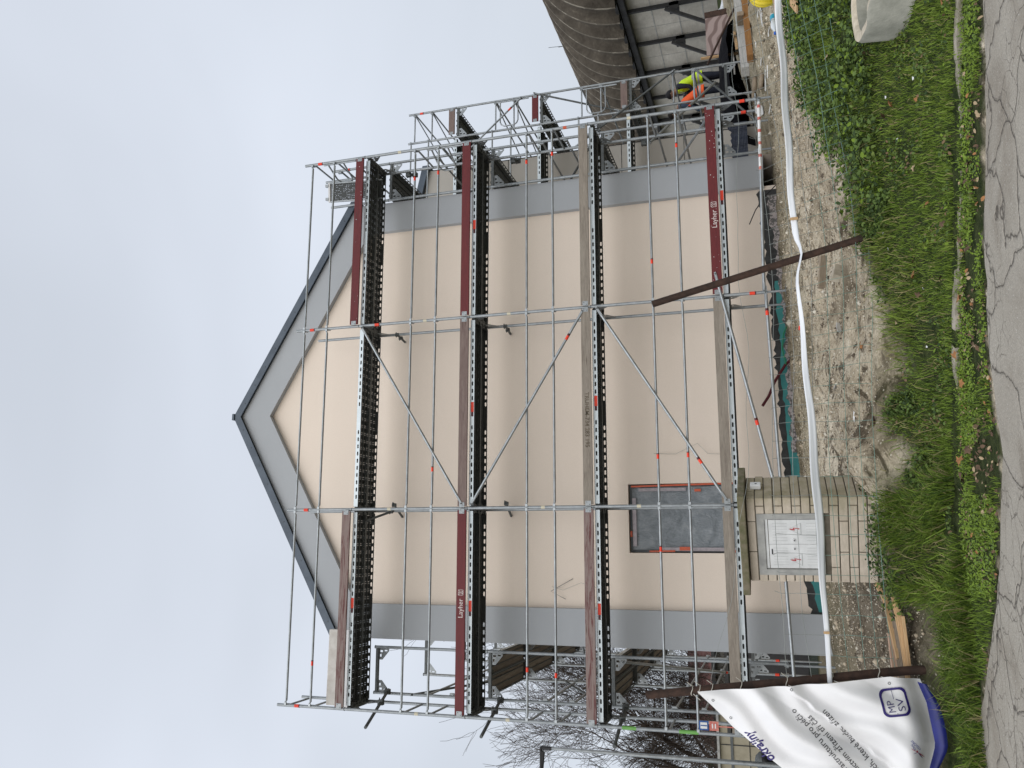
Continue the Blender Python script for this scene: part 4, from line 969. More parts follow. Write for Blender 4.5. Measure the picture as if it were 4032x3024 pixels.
# barrier tape
TP = [(8.6, -.83), (7.5, -.85), (6.72, -.86), (5.49, -.86), (5.2, -.865), (5.11, -.87), (5.02, -.90), (4.95, -.91), (4.86, -.885), (4.74, -.865), (4.2, -.875), (3.66, -.895), (3.1, -.905), (2.41, -.91), (1.9, -.905), (1.46, -.915)]
vs = []; fs = []; n_ = 110
for i in range(n_+1):
    x = 8.6-(8.6-1.46)*i/n_; zc = lerp_tab(sorted(TP), x)-.006*math.sin(i*.5)
    hw = lerp_tab([(1.46, .020), (2.0, .026), (2.9, .042), (3.5, .036), (4.3, .022), (4.93, .010), (5.0, .010), (5.15, .030), (6, .037), (8.6, .034)], x)
    tw = .3*math.sin(x*1.7)
    for j in range(5):
        s_ = (j/4-.5)*2; vs.append((x, -5.045+.002*math.cos(s_*3+x*2)+.05*tw*s_, zc+hw*.85*s_))
    if i: a = (i-1)*5; fs += [(a+k, a+k+5, a+k+6, a+k+1) for k in range(4)]
tape_m = flat('white_barrier_tape', (0.80, 0.82, 0.84), (0.62, 0.65, 0.69), .55, scale=9, spec=.3, stretch=(.25, 1, 6))
tp = MB().add(vs, fs, tape_m, True).build('barrier_tape'); tag(tp, 'long white barrier tape stretched along the wire fence', 'barrier tape')
tp.modifiers.new('th', 'SOLIDIFY').thickness = .001
MB().box((5.27, -5.062, -.90), (5.295, -5.058, -.835), M['lumber']).build('rusty_clip', tp); MB().box((1.83, -5.062, -.93), (1.85, -5.058, -.885), M['lumber']).build('rusty_clip', tp)

# banner ------------------------------------------------------------
BP = [(1.36, .10), (1.44, -.59), (1.55, -1.33), (1.525, -1.55)]          # edge tied to the post, top -> bottom
BQ = [(0.22, -.80), (.25, -1.0), (.28, -1.2), (.30, -1.50)]              # far edge outside the picture
BBOT = [(1.525, -1.55), (1.38, -1.60), (1.09, -1.635), (0.92, -1.58), (.3, -1.50)]
BTOP = [(1.36, .10), (1.10, -.16), (.84, -.51), (.5, -.75), (.22, -.80)]
def pl(P, t_):
    d = [0]
    for a, b in zip(P, P[1:]): d.append(d[-1]+math.hypot(b[0]-a[0], b[1]-a[1]))
    s_ = t_*d[-1]
    for i in range(len(P)-1):
        if s_ <= d[i+1]+1e-9:
            f = (s_-d[i])/(d[i+1]-d[i]); return (P[i][0]+(P[i+1][0]-P[i][0])*f, P[i][1]+(P[i+1][1]-P[i][1])*f)
    return P[-1]
def fold(x, z):
    """how far the cloth comes out towards the road (negative y) at x, z"""
    ux, uz = 1.42-x, .1-z                             # from the tied corner
    q = ux*.79 - uz*.61 + .18                         # across the diagonal folds
    l_ = ux*.61 + uz*.79
    y = (.044*math.sin(q*11.5+.9+1.3*math.sin(l_*2.1)) + .022*(abs(math.sin(q*6.5+l_*.8+.4))**.6))*min(1, max(0, (l_-.05)*2.2)) + .022*math.sin(q*27+1+l_*3+2*math.sin(l_*6))
    y *= ssm((1.6+z+ .0)/.35)*.85+.15
    y += .022*math.sin(l_*5.1+x*3.0)
    # the doubled-over upper layer with a torn lower edge
    e = z - (-.62 - (1.40-x)*1.32 + .012*math.sin(x*60)) 
    y += .038*ssm((-e)/.02)*ssm((x-.55)/.5) if z > -1.65 else 0
    # belly curling under at the bottom
    zb = lerp_tab(sorted([(p[0], p[1]) for p in BBOT]), x); d = z-zb
    y += .10*math.exp(-(d/.12)**2*1.0)*(-1) + .05*math.exp(-((d-.16)/.10)**2)
    return y
NB = 120; vs = []; fs = []
for j in range(NB+1):
    v_ = j/NB
    for i in range(NB+1):
        u_ = i/NB
        T_, B_, L_, Q_ = pl(BTOP, u_), pl(BBOT, u_), pl(BP, v_), pl(BQ, v_)
        c00, c10, c01, c11 = BTOP[0], BTOP[-1], BBOT[0], BBOT[-1]
        p = [(1-v_)*T_[k]+v_*B_[k]+(1-u_)*L_[k]+u_*Q_[k]-((1-u_)*(1-v_)*c00[k]+u_*(1-v_)*c10[k]+(1-u_)*v_*c01[k]+u_*v_*c11[k]) for k in (0, 1)]
        vs.append((p[0], -5.13-fold(p[0], p[1]), p[1]))
fs = [(j*(NB+1)+i, j*(NB+1)+i+1, (j+1)*(NB+1)+i+1, (j+1)*(NB+1)+i) for j in range(NB) for i in range(NB)]
t = NT('white_pvc_banner'); v = t.co('Object'); t.bump(t.noise(v, 5, 4, .6), .25, .02)
M['banner'] = t.fin(t.ramp(t.noise(v, 2, 3), [(.3, (.72, .72, .73)), (.7, (.79, .79, .80))]), .38, 0, .5)
ban = empty('banner', (1.45, -5.13, -1.5), 0, 'large white printed banner hanging creased from the left fence post', 'banner')
def bk(mb, name):
    o = mb.build(name); o.parent = ban; o.matrix_parent_inverse = Matrix.Translation(-Vector(ban.location)); return o
bk(MB().add(vs, fs, M['banner'], True), 'cloth')
# blue printed tail folded under
vs = []; fs = []
for i in range(25):
    u_ = i/24; B_ = pl(BBOT, u_*.75); w_ = .032*math.sin(math.pi*min(1, u_*1.15+.15))+.014
    for j in range(5): s_ = j/4; vs.append((B_[0]-.01*s_, -5.20-.05*math.sin(s_*2.2), B_[1]+.04-w_*s_*1.9))
    if i: a = (i-1)*5; fs += [(a+k, a+k+1, a+k+6, a+k+5) for k in range(4)]
bk(MB().add(vs, fs, flat('blue_print', (0.012, 0.018, 0.16), (0.008, 0.012, 0.09), .45), True), 'blue_tail')
navy = flat('navy_ink', (0.025, 0.015, 0.13), (0.03, 0.02, 0.15), .5); inkm = flat('black_ink', (0.03, 0.03, 0.035), None, .5)
red_ink = flat('red_ink', (0.45, 0.03, 0.07), None, .5); blue_ink = flat('blue_ink', (0.04, 0.06, 0.32), None, .5)
def onb(mb, pts2, fs_, m, lift=.004): mb.add([(x, -5.13-fold(x, z)-lift, z) for x, z in pts2], fs_, m)
def btext(txt, x, z, ang, size, m, name, bend=0.0, sx=1.0, bold=0.0, shear=0.0):
    vs_, fs_ = text_mesh(txt, size, 0, sx, shear, bold); ca, sa = math.cos(ang), math.sin(ang); mb = MB()
    out_ = []
    for a, b, _ in vs_:
        b2 = b + bend*a*a; out_.append((x+a*ca-b2*sa, z+a*sa+b2*ca))
    onb(mb, out_, fs_, m); return bk(mb, name)
btext('k infrastrukturu pro péči o', .80, -1.045, R(37), .062, inkm, 'text_line', bend=.10, sx=.93)
btext('střednictvím zřízení tří čás', .775, -1.155, R(37), .062, inkm, 'text_line', bend=.12, sx=.93)
btext('něcech, které budou zřízen', .80, -1.27, R(36), .062, inkm, 'text_line', bend=.12, sx=.93)
btext('okrajiny', .90, -.475, R(42), .105, navy, 'heading', bend=.10, sx=.78, bold=.0025, shear=.3)
# ministry logo: rounded square with MP over SV
lx, lz, ls, la = 1.37, -1.345, .195, R(10)
def lg(px, pz): ca, sa = math.cos(la), math.sin(la); return (lx+px*ca-pz*sa, lz+px*sa+pz*ca)
def rsq(h_, r0):
    P_ = rsq0(h_, r0); o_ = []
    for a_, b_ in zip(P_, P_[1:]+P_[:1]):
        n_ = max(1, int(math.hypot(a_[0]-b_[0], a_[1]-b_[1])/.012)); o_ += [(a_[0]+(b_[0]-a_[0])*k/n_, a_[1]+(b_[1]-a_[1])*k/n_) for k in range(n_)]
    return o_
def rsq0(h_, r0): return [((h_-r0)*cx_+r0*math.cos(a), (h_-r0)*cz_+r0*math.sin(a)) for cx_, cz_, a0 in ((1, 1, 0), (-1, 1, 90), (-1, -1, 180), (1, -1, 270)) for a in (R(a0+q*15) for q in range(7))]
mb = MB(); o_ = rsq(ls/2, .045); n_ = len(o_); i_ = [(a_*(1-.17), b_*(1-.17)) for a_, b_ in o_]
onb(mb, [lg(*p) for p in o_]+[lg(*p) for p in i_], [(k, (k+1) % n_, n_+(k+1) % n_, n_+k) for k in range(n_)], navy, .008)
for tx, px, pz, sxx in (('MP', -.068, .009, .72), ('SV', -.065, -.062, .88)):
    v1, f1 = text_mesh(tx, .094, 0, sxx, 0, -.0008); onb(mb, [lg(px+a, pz+b*.78) for a, b, _ in v1], f1, navy, .007)
onb(mb, [lg(-.08, -.0005), lg(.08, -.0005), lg(.08, .0025), lg(-.08, .0025)], [(0, 1, 2, 3)], navy); bk(mb, 'logo')
mb = MB(); cx_, cz_ = 1.03, -1.475
def sw(a, b, w0, m, c=.0):
    pts = []; 
    for k in range(9):
        f = k/8; x = a[0]+(b[0]-a[0])*f; z = a[1]+(b[1]-a[1])*f+c*math.sin(f*math.pi*2)
        pts.append((x, z, w0*math.sin(math.pi*(f*.9+.05))))
    q = [(x, z+w_) for x, z, w_ in pts]+[(x, z-w_) for x, z, w_ in pts]
    onb(mb, q, [(k, k+1, 9+k+1, 9+k) for k in range(8)], m)
sw((cx_+.03, cz_+.05), (cx_+.005, cz_+.005), .0035, red_ink); sw((cx_, cz_), (cx_-.045, cz_-.05), .004, red_ink); sw((cx_-.008, cz_+.035), (cx_+.0, cz_+.002), .006, navy); sw((cx_, cz_), (cx_-.05, cz_-.035), .004, navy)
onb(mb, [(cx_+.006+.008*math.cos(a), cz_+.006+.006*math.sin(a)) for a in (k*.785 for k in range(8))], [tuple(range(8))], red_ink); bk(mb, 'swoosh_emblem')
btext('KRAJ', cx_+.025, cz_+.012, R(35), .022, blue_ink, 'small_print', sx=.9)
btext('VYSOČINY', cx_+.02, cz_-.028, R(42), .024, blue_ink, 'small_print', sx=.8)
mb = MB()
for (x, z) in ((1.30, .0), (1.17, -.13), (1.02, -.33), (1.42, -.60), (1.50, -1.30)):
    onb(mb, [(x+.011*math.cos(a), z-.02+.011*math.sin(a)) for a in (k*.628 for k in range(10))]+[(x+.007*math.cos(a), z-.02+.007*math.sin(a)) for a in (k*.628 for k in range(10))], [(k, (k+1) % 10, 10+(k+1) % 10, 10+k) for k in range(10)], M['galv_dark'])
bk(mb, 'eyelets')
for z, dx in ((.14, 0), (.08, .0), (-.02, .0), (-.25, 0), (-.60, 0), (-.94, 0), (-1.28, 0)):
    px = 1.57-.28*(z+1.45)/1.98; pts = [(px+.037*math.cos(a)+0, -5+.038*math.sin(a), z+.018*math.sin(a*.5)+.004*math.cos(a*3)) for a in (k*.57 for k in range(12))]
    mb = MB(); mb.tube(pts, .0035, 6, M['cord']); mb.tube([(px+.04, -5.02, z+.01), (px+.07, -5.03, z+.05)], .003, 5, M['cord']); mb.tube([(px-.02, -5.035, z), (px-.05 if z > -.3 else px-.03, -5.12, z-.06)], .003, 5, M['cord'])
    bk(mb, 'tie_cord')

# ================================================================== CONCRETE PIPE
pc = Vector((6.80, -6.2, -2.03)); mb = MB(); n_ = 64; RO, RI = .60, .515; H_ = .60
def pr(r0, z, k, j=0): 
    a = 2*math.pi*k/n_; jj = 1+.006*fnoise(k, z*9, 3.1) ; return (r0*jj*math.cos(a), r0*jj*math.sin(a), z+j*(fnoise(k*1.0, 2, 2.7)-.5)*.03)
prof = [(RO, -.25, 0), (RO, .2, 0), (RO, H_-.03, .9), (RO-.012, H_, .9), (RI+.01, H_-.004, .9), (RI, H_-.03, .9), (RI, -.25, 0)]
vs = [pr(r0, z, k, j) for r0, z, j in prof for k in range(n_)]
side = MB().add(vs, [(i*n_+k, i*n_+(k+1) % n_, (i+1)*n_+(k+1) % n_, (i+1)*n_+k) for i in (0, 1, 2, 5) for k in range(n_)], M['concrete'], True)
pipe = empty('concrete_ring', tuple(pc), 0, 'short rough concrete pipe section standing upright in the grass', 'concrete ring'); pipe.rotation_euler = (R(3), R(3), 0)
side.build('shell', pipe); MB().add(vs[3*n_:6*n_], [(i*n_+k, i*n_+(k+1) % n_, (i+1)*n_+(k+1) % n_, (i+1)*n_+k) for i in (0, 1) for k in range(n_)], M['conc_rim'], True).build('rim', pipe)

# ================================================================== SMALL THINGS ON THE SITE
def plank(name, a, b, w_, h_, m, lab, group=None, cat='plank', roll=(0, 0, 1)):
    a, b = Vector(a), Vector(b); mb = MB(); d = b-a; L_ = d.length
    mb.box((0, -w_/2, -h_/2), (L_, w_/2, h_/2), M[m] if isinstance(m, str) else m)
    o = mb.build(name, bevel=.002); o.location = a; o.rotation_euler = (d.to_track_quat('X', 'Z')).to_euler(); return tag(o, lab, cat, group)
plank('plank', (10.45, 1.3, -.48), (12.3, 2.0, -.40), .20, .13, 'plank_pale', 'long pale grey timber on supports at the right edge of the site')
plank('beam', (10.5, 1.0, -.57), (12.2, 1.6, -.52), .16, .10, 'lumber_orange', 'orange brown beam lying beside the pale grey timber')
plank('plank', (11.4, .4, -.55), (12.6, .8, -.50), .10, .05, 'lumber', 'short fresh lath sticking out past the orange brown beam')
plank('plank', (13.0, 4.6, -.30), (15.5, 7.5, -.18), .12, .05, 'lumber', 'thin bright lath on the board stack behind the workers', None)
plank('plank', (12.7, 4.9, -.22), (15.6, 8.2, -.10), .30, .03, 'plank_pale', 'grey sheet edge on the board stack behind the workers')
r_ = random.Random(21)
t = NT('plywood_wavy'); v = t.co('Object', (3, 1, 1.3)); wv = t.n('ShaderNodeTexWave', bands_direction='Z'); wv.inputs['Scale'].default_value = 1.1; wv.inputs['Distortion'].default_value = 14; wv.inputs['Detail'].default_value = 1; wv.inputs['Detail Scale'].default_value = .45; t.l(v, wv.inputs['Vector'])
M['ply'] = t.fin(t.ramp(wv.outputs[0], [(0.2, (0.17, 0.12, 0.11)), (0.6, (0.32, 0.25, 0.235))]), .8)
pn = empty('plywood_panel', (13.9, 6.2, -.18), 0, 'upright weathered plywood panel with wavy grain and a red edge', 'panel'); pn.rotation_euler = (R(-4), 0, R(-3))
MB().box((0, 0, 0), (.95, .03, .60), M['ply']).build('sheet', pn); MB().box((.95, -.01, -.02), (1.10, .06, .61), M['rust']).build('side_batten', pn)
MB().box((.02, -.03, -.05), (.98, .06, -.002), M['lumber_grey']).build('foot_batten', pn)
plank('post', (13.75, 6.1, -.3), (13.78, 6.12, .55), .05, .05, 'lumber', 'short fresh wooden stake beside the plywood panel', None, 'stake')
# plastic bag
def blob(name, loc, s_, m, lab, cat, seed=0, n1=14, n2=10, rough=.25, group=None):
    vs = []; 
    for j in range(n2+1):
        for i in range(n1):
            a, b = 2*math.pi*i/n1, math.pi*j/n2; q = 1+rough*(fnoise(i*1.3+seed, j*1.7+seed, 1.9)-.5)*2*math.sin(b)
            vs.append((s_[0]*q*math.cos(a)*math.sin(b), s_[1]*q*math.sin(a)*math.sin(b), s_[2]*q*math.cos(b)))
    fs = [(j*n1+i, (j+1)*n1+i, (j+1)*n1+(i+1) % n1, j*n1+(i+1) % n1) for j in range(n2) for i in range(n1)]
    o = MB().add(vs, fs, m, True).build(name); o.location = loc; return tag(o, lab, cat, group)
blob('plastic_bag', (15.9, 7.9, -.03), (.45, .3, .22), flat('translucent_white', (.68, .70, .73), (.5, .53, .58), .4), 'crumpled pale plastic bag on the boards behind the workers', 'bag', 3, 18, 12, .5)
# yellow hose coil and bottle
yel = flat('yellow_plastic', (0.72, 0.58, 0.03), (0.60, 0.47, 0.03), .4)
mb = MB()
for k in range(5):
    R0 = .17+.012*(k % 2); pts = [(R0*math.cos(a), (k-2)*.035+.01*math.sin(a*3), R0*math.sin(a)+.18) for a in (q*.3 for q in range(22))]
    mb.tube(pts, .026, 8, yel)
for a in (0.6, 2.2, 4.4): mb.tube([(.13*math.cos(a), -.12, .18+.13*math.sin(a)), (.23*math.cos(a), -.10, .18+.23*math.sin(a)), (.23*math.cos(a), .10, .18+.23*math.sin(a))], .006, 5, M['black'])
o = mb.build('hose_coil'); o.location = (8.90, -3.0, -.97); o.rotation_euler = (R(12), 0, R(20)); tag(o, 'coil of bright yellow hose tied with black at the right edge', 'hose coil')
bt = empty('water_bottle', (8.30, -3.05, -.87), 0, 'clear plastic water bottle with blue label and cap lying beside the yellow coil', 'bottle'); bt.rotation_euler = (0, R(90), R(20))
clear = flat('clear_plastic', (.60, .64, .66), (.5, .54, .57), .2, spec=.6)
MB().lathe([(0, .06), (.012, .06), (.014, .09), (.042, .15), (.044, .20), (.038, .25), (.044, .30), (.044, .36), (.036, .38), (0, .38)], n=18, m=clear).build('bottle_body', bt)
MB().lathe([(.0452, .27), (.0452, .345)], n=18, m=flat('cyan_label', (.02, .32, .48), None, .4)).build('label', bt); MB().lathe([(0, .035), (.016, .035), (.016, .062), (0, .062)], n=12, m=flat('blue_cap', (.02, .12, .55), None, .4)).build('cap', bt)
plank('wood_offcut', (8.22, -3.45, -.92), (8.36, -3.40, -.90), .07, .035, 'lumber', 'small square wooden offcut beside the water bottle', None, 'offcut')
plank('wood_offcut', (7.85, -4.2, -1.06), (8.15, -3.9, -1.02), .11, .02, 'lumber', 'flat splintered wooden scrap among the leaves at the right', None, 'offcut')
plank('board', (6.45, -3.9, -.925), (8.3, -3.85, -.865), .05, .04, 'lumber_pink', 'long thin orange board lying on the soil behind the tape', None)
plank('board', (11.5, 1.2, -.45), (11.58, 1.7, -.43), .07, .11, 'lumber_grey', 'dark short block near the end of the pale grey timber', None, 'block')
for i, (x, y) in enumerate(((10.3, 1.5), (9.6, .2), (10.6, 2.4))):
    o = MB().lathe([(0, 0), (.13, 0), (.14, .03), (.12, .06), (0, .065)], n=10, m=M['lumber_grey']).build('wooden_pad'); o.location = (x, y, gz(x, y)+.02); o.rotation_euler = (R(8), 0, i)
    tag(o, ['round grey wooden pad under the rusty leaning tube', 'round grey wooden pad near the right scaffold foot', 'round grey wooden pad closest to the workers'][i], 'wooden pad')
# black sheeting behind the scaffold, where the workers stand
t = NT('black_sheeting'); v = t.co('Object'); t.bump(t.noise(v, 4, 5), 1., .05); M['sheet'] = t.fin((.006, .006, .008), .85, 0, .1)
vs = []; fs = []; 
for j in range(13):
    for i in range(25):
        x = 11.0+2.9*i/24; y = 4.95+1.7*j/12; z = gz(x, y)+.05+.60*math.sin(math.pi*i/24)**.4*math.sin(math.pi*min(1, j/12+.1))**.5+.05*fnoise(x, y, .2); vs.append((x, y, z))
fs = [(j*25+i, j*25+i+1, (j+1)*25+i+1, (j+1)*25+i) for j in range(12) for i in range(24)]
o = MB().add(vs, fs, M['sheet'], True).build('plastic_sheet'); tag(o, 'heap of black plastic sheeting at the feet of the workers', 'sheeting')
# protective hose, cable, strap
o = MB().tube([(4.60, .86, -.46), (4.75, .88, -.56), (4.98, .92, -.66), (5.25, 1.0, -.83), (5.35, 1.02, -.95)], .022, 10, flat('dark_red_hose', (.10, .012, .02), None, .5)).build('drain_hose'); tag(o, 'dark red corrugated hose sticking out of the wall foot', 'hose')
o = MB().tube([(5.25, .98, -.84), (5.5, 1.02, -.80), (5.75, 1.04, -.83), (6.0, 1.06, -.95)], .009, 7, flat('green_hose', (.02, .25, .10), None, .5)).build('garden_hose'); tag(o, 'thin green hose joining the dark red hose', 'hose')
o = MB().tube([(7.4, .5, -.42), (7.7, .7, -.52), (8.0, .9, -.68), (8.25, 1.0, -.9)], .008, 6, M['black']).build('black_cable'); tag(o, 'thin black cable rising beside the right end of the wall', 'cable')
for i, (p, lab) in enumerate((([(3.95, 1.12, 1.25), (3.93, 1.09, .9), (4.08, 1.05, .55), (3.92, 1.08, .40), (3.9, 1.10, .05)], 'thin pale cable dangling on the wall beside the window'), ([(1.85, 1.12, 2.95), (1.80, 1.06, 2.75), (1.92, 1.05, 2.45), (1.84, 1.10, 2.2)], 'thin loose cable end near the left grey border'), ([(1.98, 1.12, 2.6), (1.78, 1.05, 2.95), (1.66, 1.10, 2.72)], 'short crossing wire end near the left grey border'))):
    o = MB().tube(p, .0045, 5, M['cord'] if i != 2 else M['galv_dark']).build('loose_cable'); tag(o, lab, 'cable')
# white plaster scraps by the right corner, bits on the bank
r_ = random.Random(3); WS = 'white plaster scraps by the right scaffold foot'
for i in range(13):
    x = 9.0+r_.uniform(0, 1.5); y = -.9+r_.uniform(-.5, 1.2); L_ = r_.uniform(.08, .34); mb = MB()
    mb.box((-L_/2, -.015-.02*r_.random(), 0), (L_/2, .025, .012), M['white'], Matrix.Rotation(r_.uniform(-.2, .2), 3, 'Y'), (0, 0, 0))
    o = mb.build('plaster_scrap'); o.location = (x, y, gz(x, y)+.025); o.rotation_euler = (0, 0, r_.uniform(-.5, .9)); tag(o, 'narrow white scrap on the trodden soil by the right scaffold foot', 'scrap', WS)
mb = MB(); mb.add([(0, 0, 0), (.15, .015, .0), (.22, .05, .01), (.18, .11, .05), (.05, .1, .06), (-.03, .05, .02)], [(0, 1, 2, 3, 4, 5)], M['white']); o = mb.build('foil_sheet'); o.modifiers.new('t', 'SOLIDIFY').thickness = .004; o.location = (9.0, .1, -.72); o.rotation_euler = (R(55), 0, .2); tag(o, 'folded sheet of white foil behind the striped tube', 'foil')
def chunk(name, x, y, s_, m, lab, cat, seed, group=None, dz=.0):
    return blob(name, (x, y, gz(x, y)+s_[2]*.5+dz), s_, m, lab, cat, seed, 9, 6, .5, group)
stone = flat('pale_stone', (.48, .43, .34), (.34, .30, .23), .95, scale=12, bump=.5)
mb = MB(); mb.box((-.075, -.05, -.04), (.075, .05, .04), M['lumber_pink'] if 0 else stone); o = mb.build('brick_fragment', bevel=.006); o.location = (5.12, -3.9, -1.27); o.rotation_euler = (.3, .2, .5); tag(o, 'grey brown brick fragment in the bare bank near the leaning post', 'brick fragment')
mb = MB(); mb.box((-.16, -.03, -.03), (.16, .03, .03), M['lumber_grey']); o = mb.build('timber_stub', bevel=.004); o.location = (5.05, -4.2, -1.12); o.rotation_euler = (.2, .12, .1); tag(o, 'dark wet timber stub in the bank behind the leaning post', 'timber')
for i, (x, y, s_) in enumerate(((3.62, -4.5, (.09, .05, .025)), (3.05, -4.55, (.10, .06, .03)), (4.05, -3.6, (.05, .04, .02)), (4.55, -4.0, (.06, .04, .025)))):
    mb = MB(); r2 = random.Random(i+5); pts = [(s_[0]*math.cos(a)*r2.uniform(.7, 1.2), s_[1]*math.sin(a)*r2.uniform(.7, 1.2), .01*r2.random()) for a in (k*.9 for k in range(7))]
    mb.add(pts, [tuple(range(7))], M['white']); o = mb.build('plastic_scrap'); o.modifiers.new('t', 'SOLIDIFY').thickness = .003; o.location = (x, y, gz(x, y)+.07); o.rotation_euler = (.7, .1, i)
    tag(o, ['flat white plastic scrap half way down the bare bank', 'crumpled white scrap at the right foot of the pillar', 'small white scrap high on the bare bank', 'small white scrap right of the middle of the bank'][i], 'plastic scrap')
mb = MB(); mb.box((-.03, -.02, -.01), (.03, .02, .01), M['redtape']); o = mb.build('red_scrap'); o.location = (5.35, -.9, gz(5.35, -.9)+.03); o.rotation_euler = (.5, .1, .4); tag(o, 'tiny bright red plastic scrap on the soil below the wall', 'plastic scrap')
mb = MB(); mb.add([(0, 0, 0), (.36, .03, -.02), (.44, .10, .01), (.40, .15, .02), (.05, .12, .02), (-.05, .05, .0)], [(0, 1, 2, 3, 4, 5)], M['insul']); o = mb.build('white_slab'); o.modifiers.new('t', 'SOLIDIFY').thickness = .012; o.location = (2.98, -4.75, -1.40); o.rotation_euler = (R(50), 0, R(12)); tag(o, 'broken pale board leaning in the grass right of the pillar', 'board')
o = MB().tube([(3.55, -4.95, -1.38), (3.3, -4.9, -1.40), (2.95, -4.8, -1.44)], .011, 8, M['rust']).build('iron_rod'); tag(o, 'thin rusty rod lying across the broken pale board', 'rod')
# lumber at the bottom left behind the banner post
G = 'wood offcuts between the pillar and the banner post'
def on(x, y, h): return (x, y, gz(x, y)+h)
plank('plank', on(2.20, -4.42, .10), on(1.90, -4.5, .05), .04, .035, 'lumber', 'short splintered fresh batten touching the pillar foot', G)
plank('plank', on(2.08, -4.45, .07), on(1.62, -4.66, .09), .055, .045, 'lumber', 'fresh slanting batten left of the pillar', G)
plank('plank', on(1.78, -4.30, .06), on(1.38, -4.32, .06), .075, .05, 'lumber_pink', 'smooth pinkish post lying above the slatted boards', G)
for i in range(6):
    plank('decking_board', on(2.04-.03*i, -4.56-.06*i, .06+.010*i), on(1.40, -4.60-.058*i, .08), .03, .022, ['lumber_grey', 'lumber'][i > 3], 'narrow wooden slat in the bundle lying behind the banner post', G)
for i in range(4):
    plank('decking_board', on(2.12-.05*i, -4.79-.04*i, .08), on(1.60-.02*i, -4.80-.04*i, .08), .034, .022, 'lumber', 'yellowish wooden slat in the lower bundle behind the banner post', G)

# ================================================================== LEAF AND GRASS GEOMETRY
rng = np.random.default_rng(7)
def heap(name, V, F, mats, mi, lab, cat, smooth=False):
    me = bpy.data.meshes.new(name); V = np.asarray(V, np.float32); F = np.asarray(F, np.int32); k = F.shape[1]
    me.vertices.add(len(V)); me.vertices.foreach_set('co', V.ravel()); me.loops.add(F.size); me.loops.foreach_set('vertex_index', F.ravel())
    me.polygons.add(len(F)); me.polygons.foreach_set('loop_start', np.arange(0, F.size, k, dtype=np.int32)); me.polygons.foreach_set('loop_total', np.full(len(F), k, np.int32))
    for m in mats: me.materials.append(m)
    me.polygons.foreach_set('material_index', np.asarray(mi, np.int32)); me.update(calc_edges=True)
    o = bpy.data.objects.new(name, me); COL.objects.link(o); return tag(o, lab, cat, kind='stuff')
def veg(name, c1, c2, c3=None, sc_=3.0, rough=.75):
    t = NT(name); v = t.co('Object'); n_ = t.noise(v, sc_, 3, .6)
    st = [(0.3, c2), (0.7, c1)] if not c3 else [(0.25, c2), (0.55, c1), (0.8, c3)]
    c = t.ramp(n_, st); m = t.fin(c, rough, 0, .25)
    tl = t.n('ShaderNodeBsdfTranslucent'); t.l(c, tl.inputs[0]); ms = t.n('ShaderNodeMixShader'); ms.inputs[0].default_value = .22
    t.l(t.b.outputs[0], ms.inputs[1]); t.l(tl.outputs[0], ms.inputs[2]); t.l(ms.outputs[0], t.o.inputs[0]); return m
g1 = veg('grass_green', (.175, .255, .035), (.105, .165, .022), (.24, .295, .06), 1.6); g2 = veg('grass_dark', (.08, .135, .022), (.045, .08, .014)); g3 = veg('grass_straw', (.36, .32, .15), (.25, .22, .10)); g4 = veg('grass_bright', (.22, .32, .05), (.15, .23, .035))
dl2_ = flat('withered_leaf', (.20, .13, .07), (.12, .08, .045), .85, scale=20)
lf1 = veg('leaf_green', (.13, .195, .05), (.07, .115, .03), (.21, .26, .06), 5); lf2 = veg('leaf_dark', (.055, .09, .03), (.03, .055, .018)); lf3 = veg('leaf_bright', (.20, .29, .03), (.14, .22, .03), None, 6)
GZ = np.vectorize(gz)
def blades(P, hgt, wid, lean, mats, pw, name, lab, cat, seg=2):
    n = len(P); ang = rng.uniform(0, 2*np.pi, n); h = rng.uniform(hgt[0], hgt[1], n)*rng.uniform(.6, 1.1, n); l = rng.uniform(lean[0], lean[1], n)*h; la = rng.uniform(0, 2*np.pi, n)
    w_ = rng.uniform(wid[0], wid[1], n); dx, dy = np.cos(ang)*w_/2, np.sin(ang)*w_/2; lx_, ly_ = np.cos(la)*l, np.sin(la)*l
    V = np.zeros((n, 5, 3)); V[:, 0] = np.c_[P[:, 0]-dx, P[:, 1]-dy, P[:, 2]]; V[:, 1] = np.c_[P[:, 0]+dx, P[:, 1]+dy, P[:, 2]]
    V[:, 2] = np.c_[P[:, 0]+dx*.8+lx_*.35, P[:, 1]+dy*.8+ly_*.35, P[:, 2]+h*.62]; V[:, 3] = np.c_[P[:, 0]-dx*.8+lx_*.35, P[:, 1]-dy*.8+ly_*.35, P[:, 2]+h*.62]
    V[:, 4] = np.c_[P[:, 0]+lx_, P[:, 1]+ly_, P[:, 2]+h*np.sqrt(np.clip(1-(l/h)**2*.5, .15, 1))]
    b = np.arange(n)[:, None]*5; F = np.concatenate([b+[0, 1, 2], b+[0, 2, 3], b+[3, 2, 4]]); mi = rng.choice(len(mats), n, p=pw); mi = np.concatenate([mi, mi, mi])
    return heap(name, V.reshape(-1, 3), F, mats, mi, lab, cat)
def scatter(n, x0, x1, y0, y1, test):
    X = rng.uniform(x0, x1, n); Y = rng.uniform(y0, y1, n); K = np.array([test(a, b) for a, b in zip(X, Y)]); X, Y = X[K], Y[K]
    return np.c_[X, Y, GZ(X, Y)]
def turf_ok(x, y): 
    yk = lerp_tab(YK, x)
    if y < yk+.06 or grassy(x, y) < .5: return False
    if x < 1.75 and -5.36 < y < -4.95: return False
    if 1.3 < x < 2.15 and y > -5.02: return False
    return fnoise(x, y, .28, 12) > .16 or fnoise(x, y, .07, 2) > .6
P = scatter(150000, -.2, 8.6, -8.6, -3.6, turf_ok); P[:, 2] -= .01
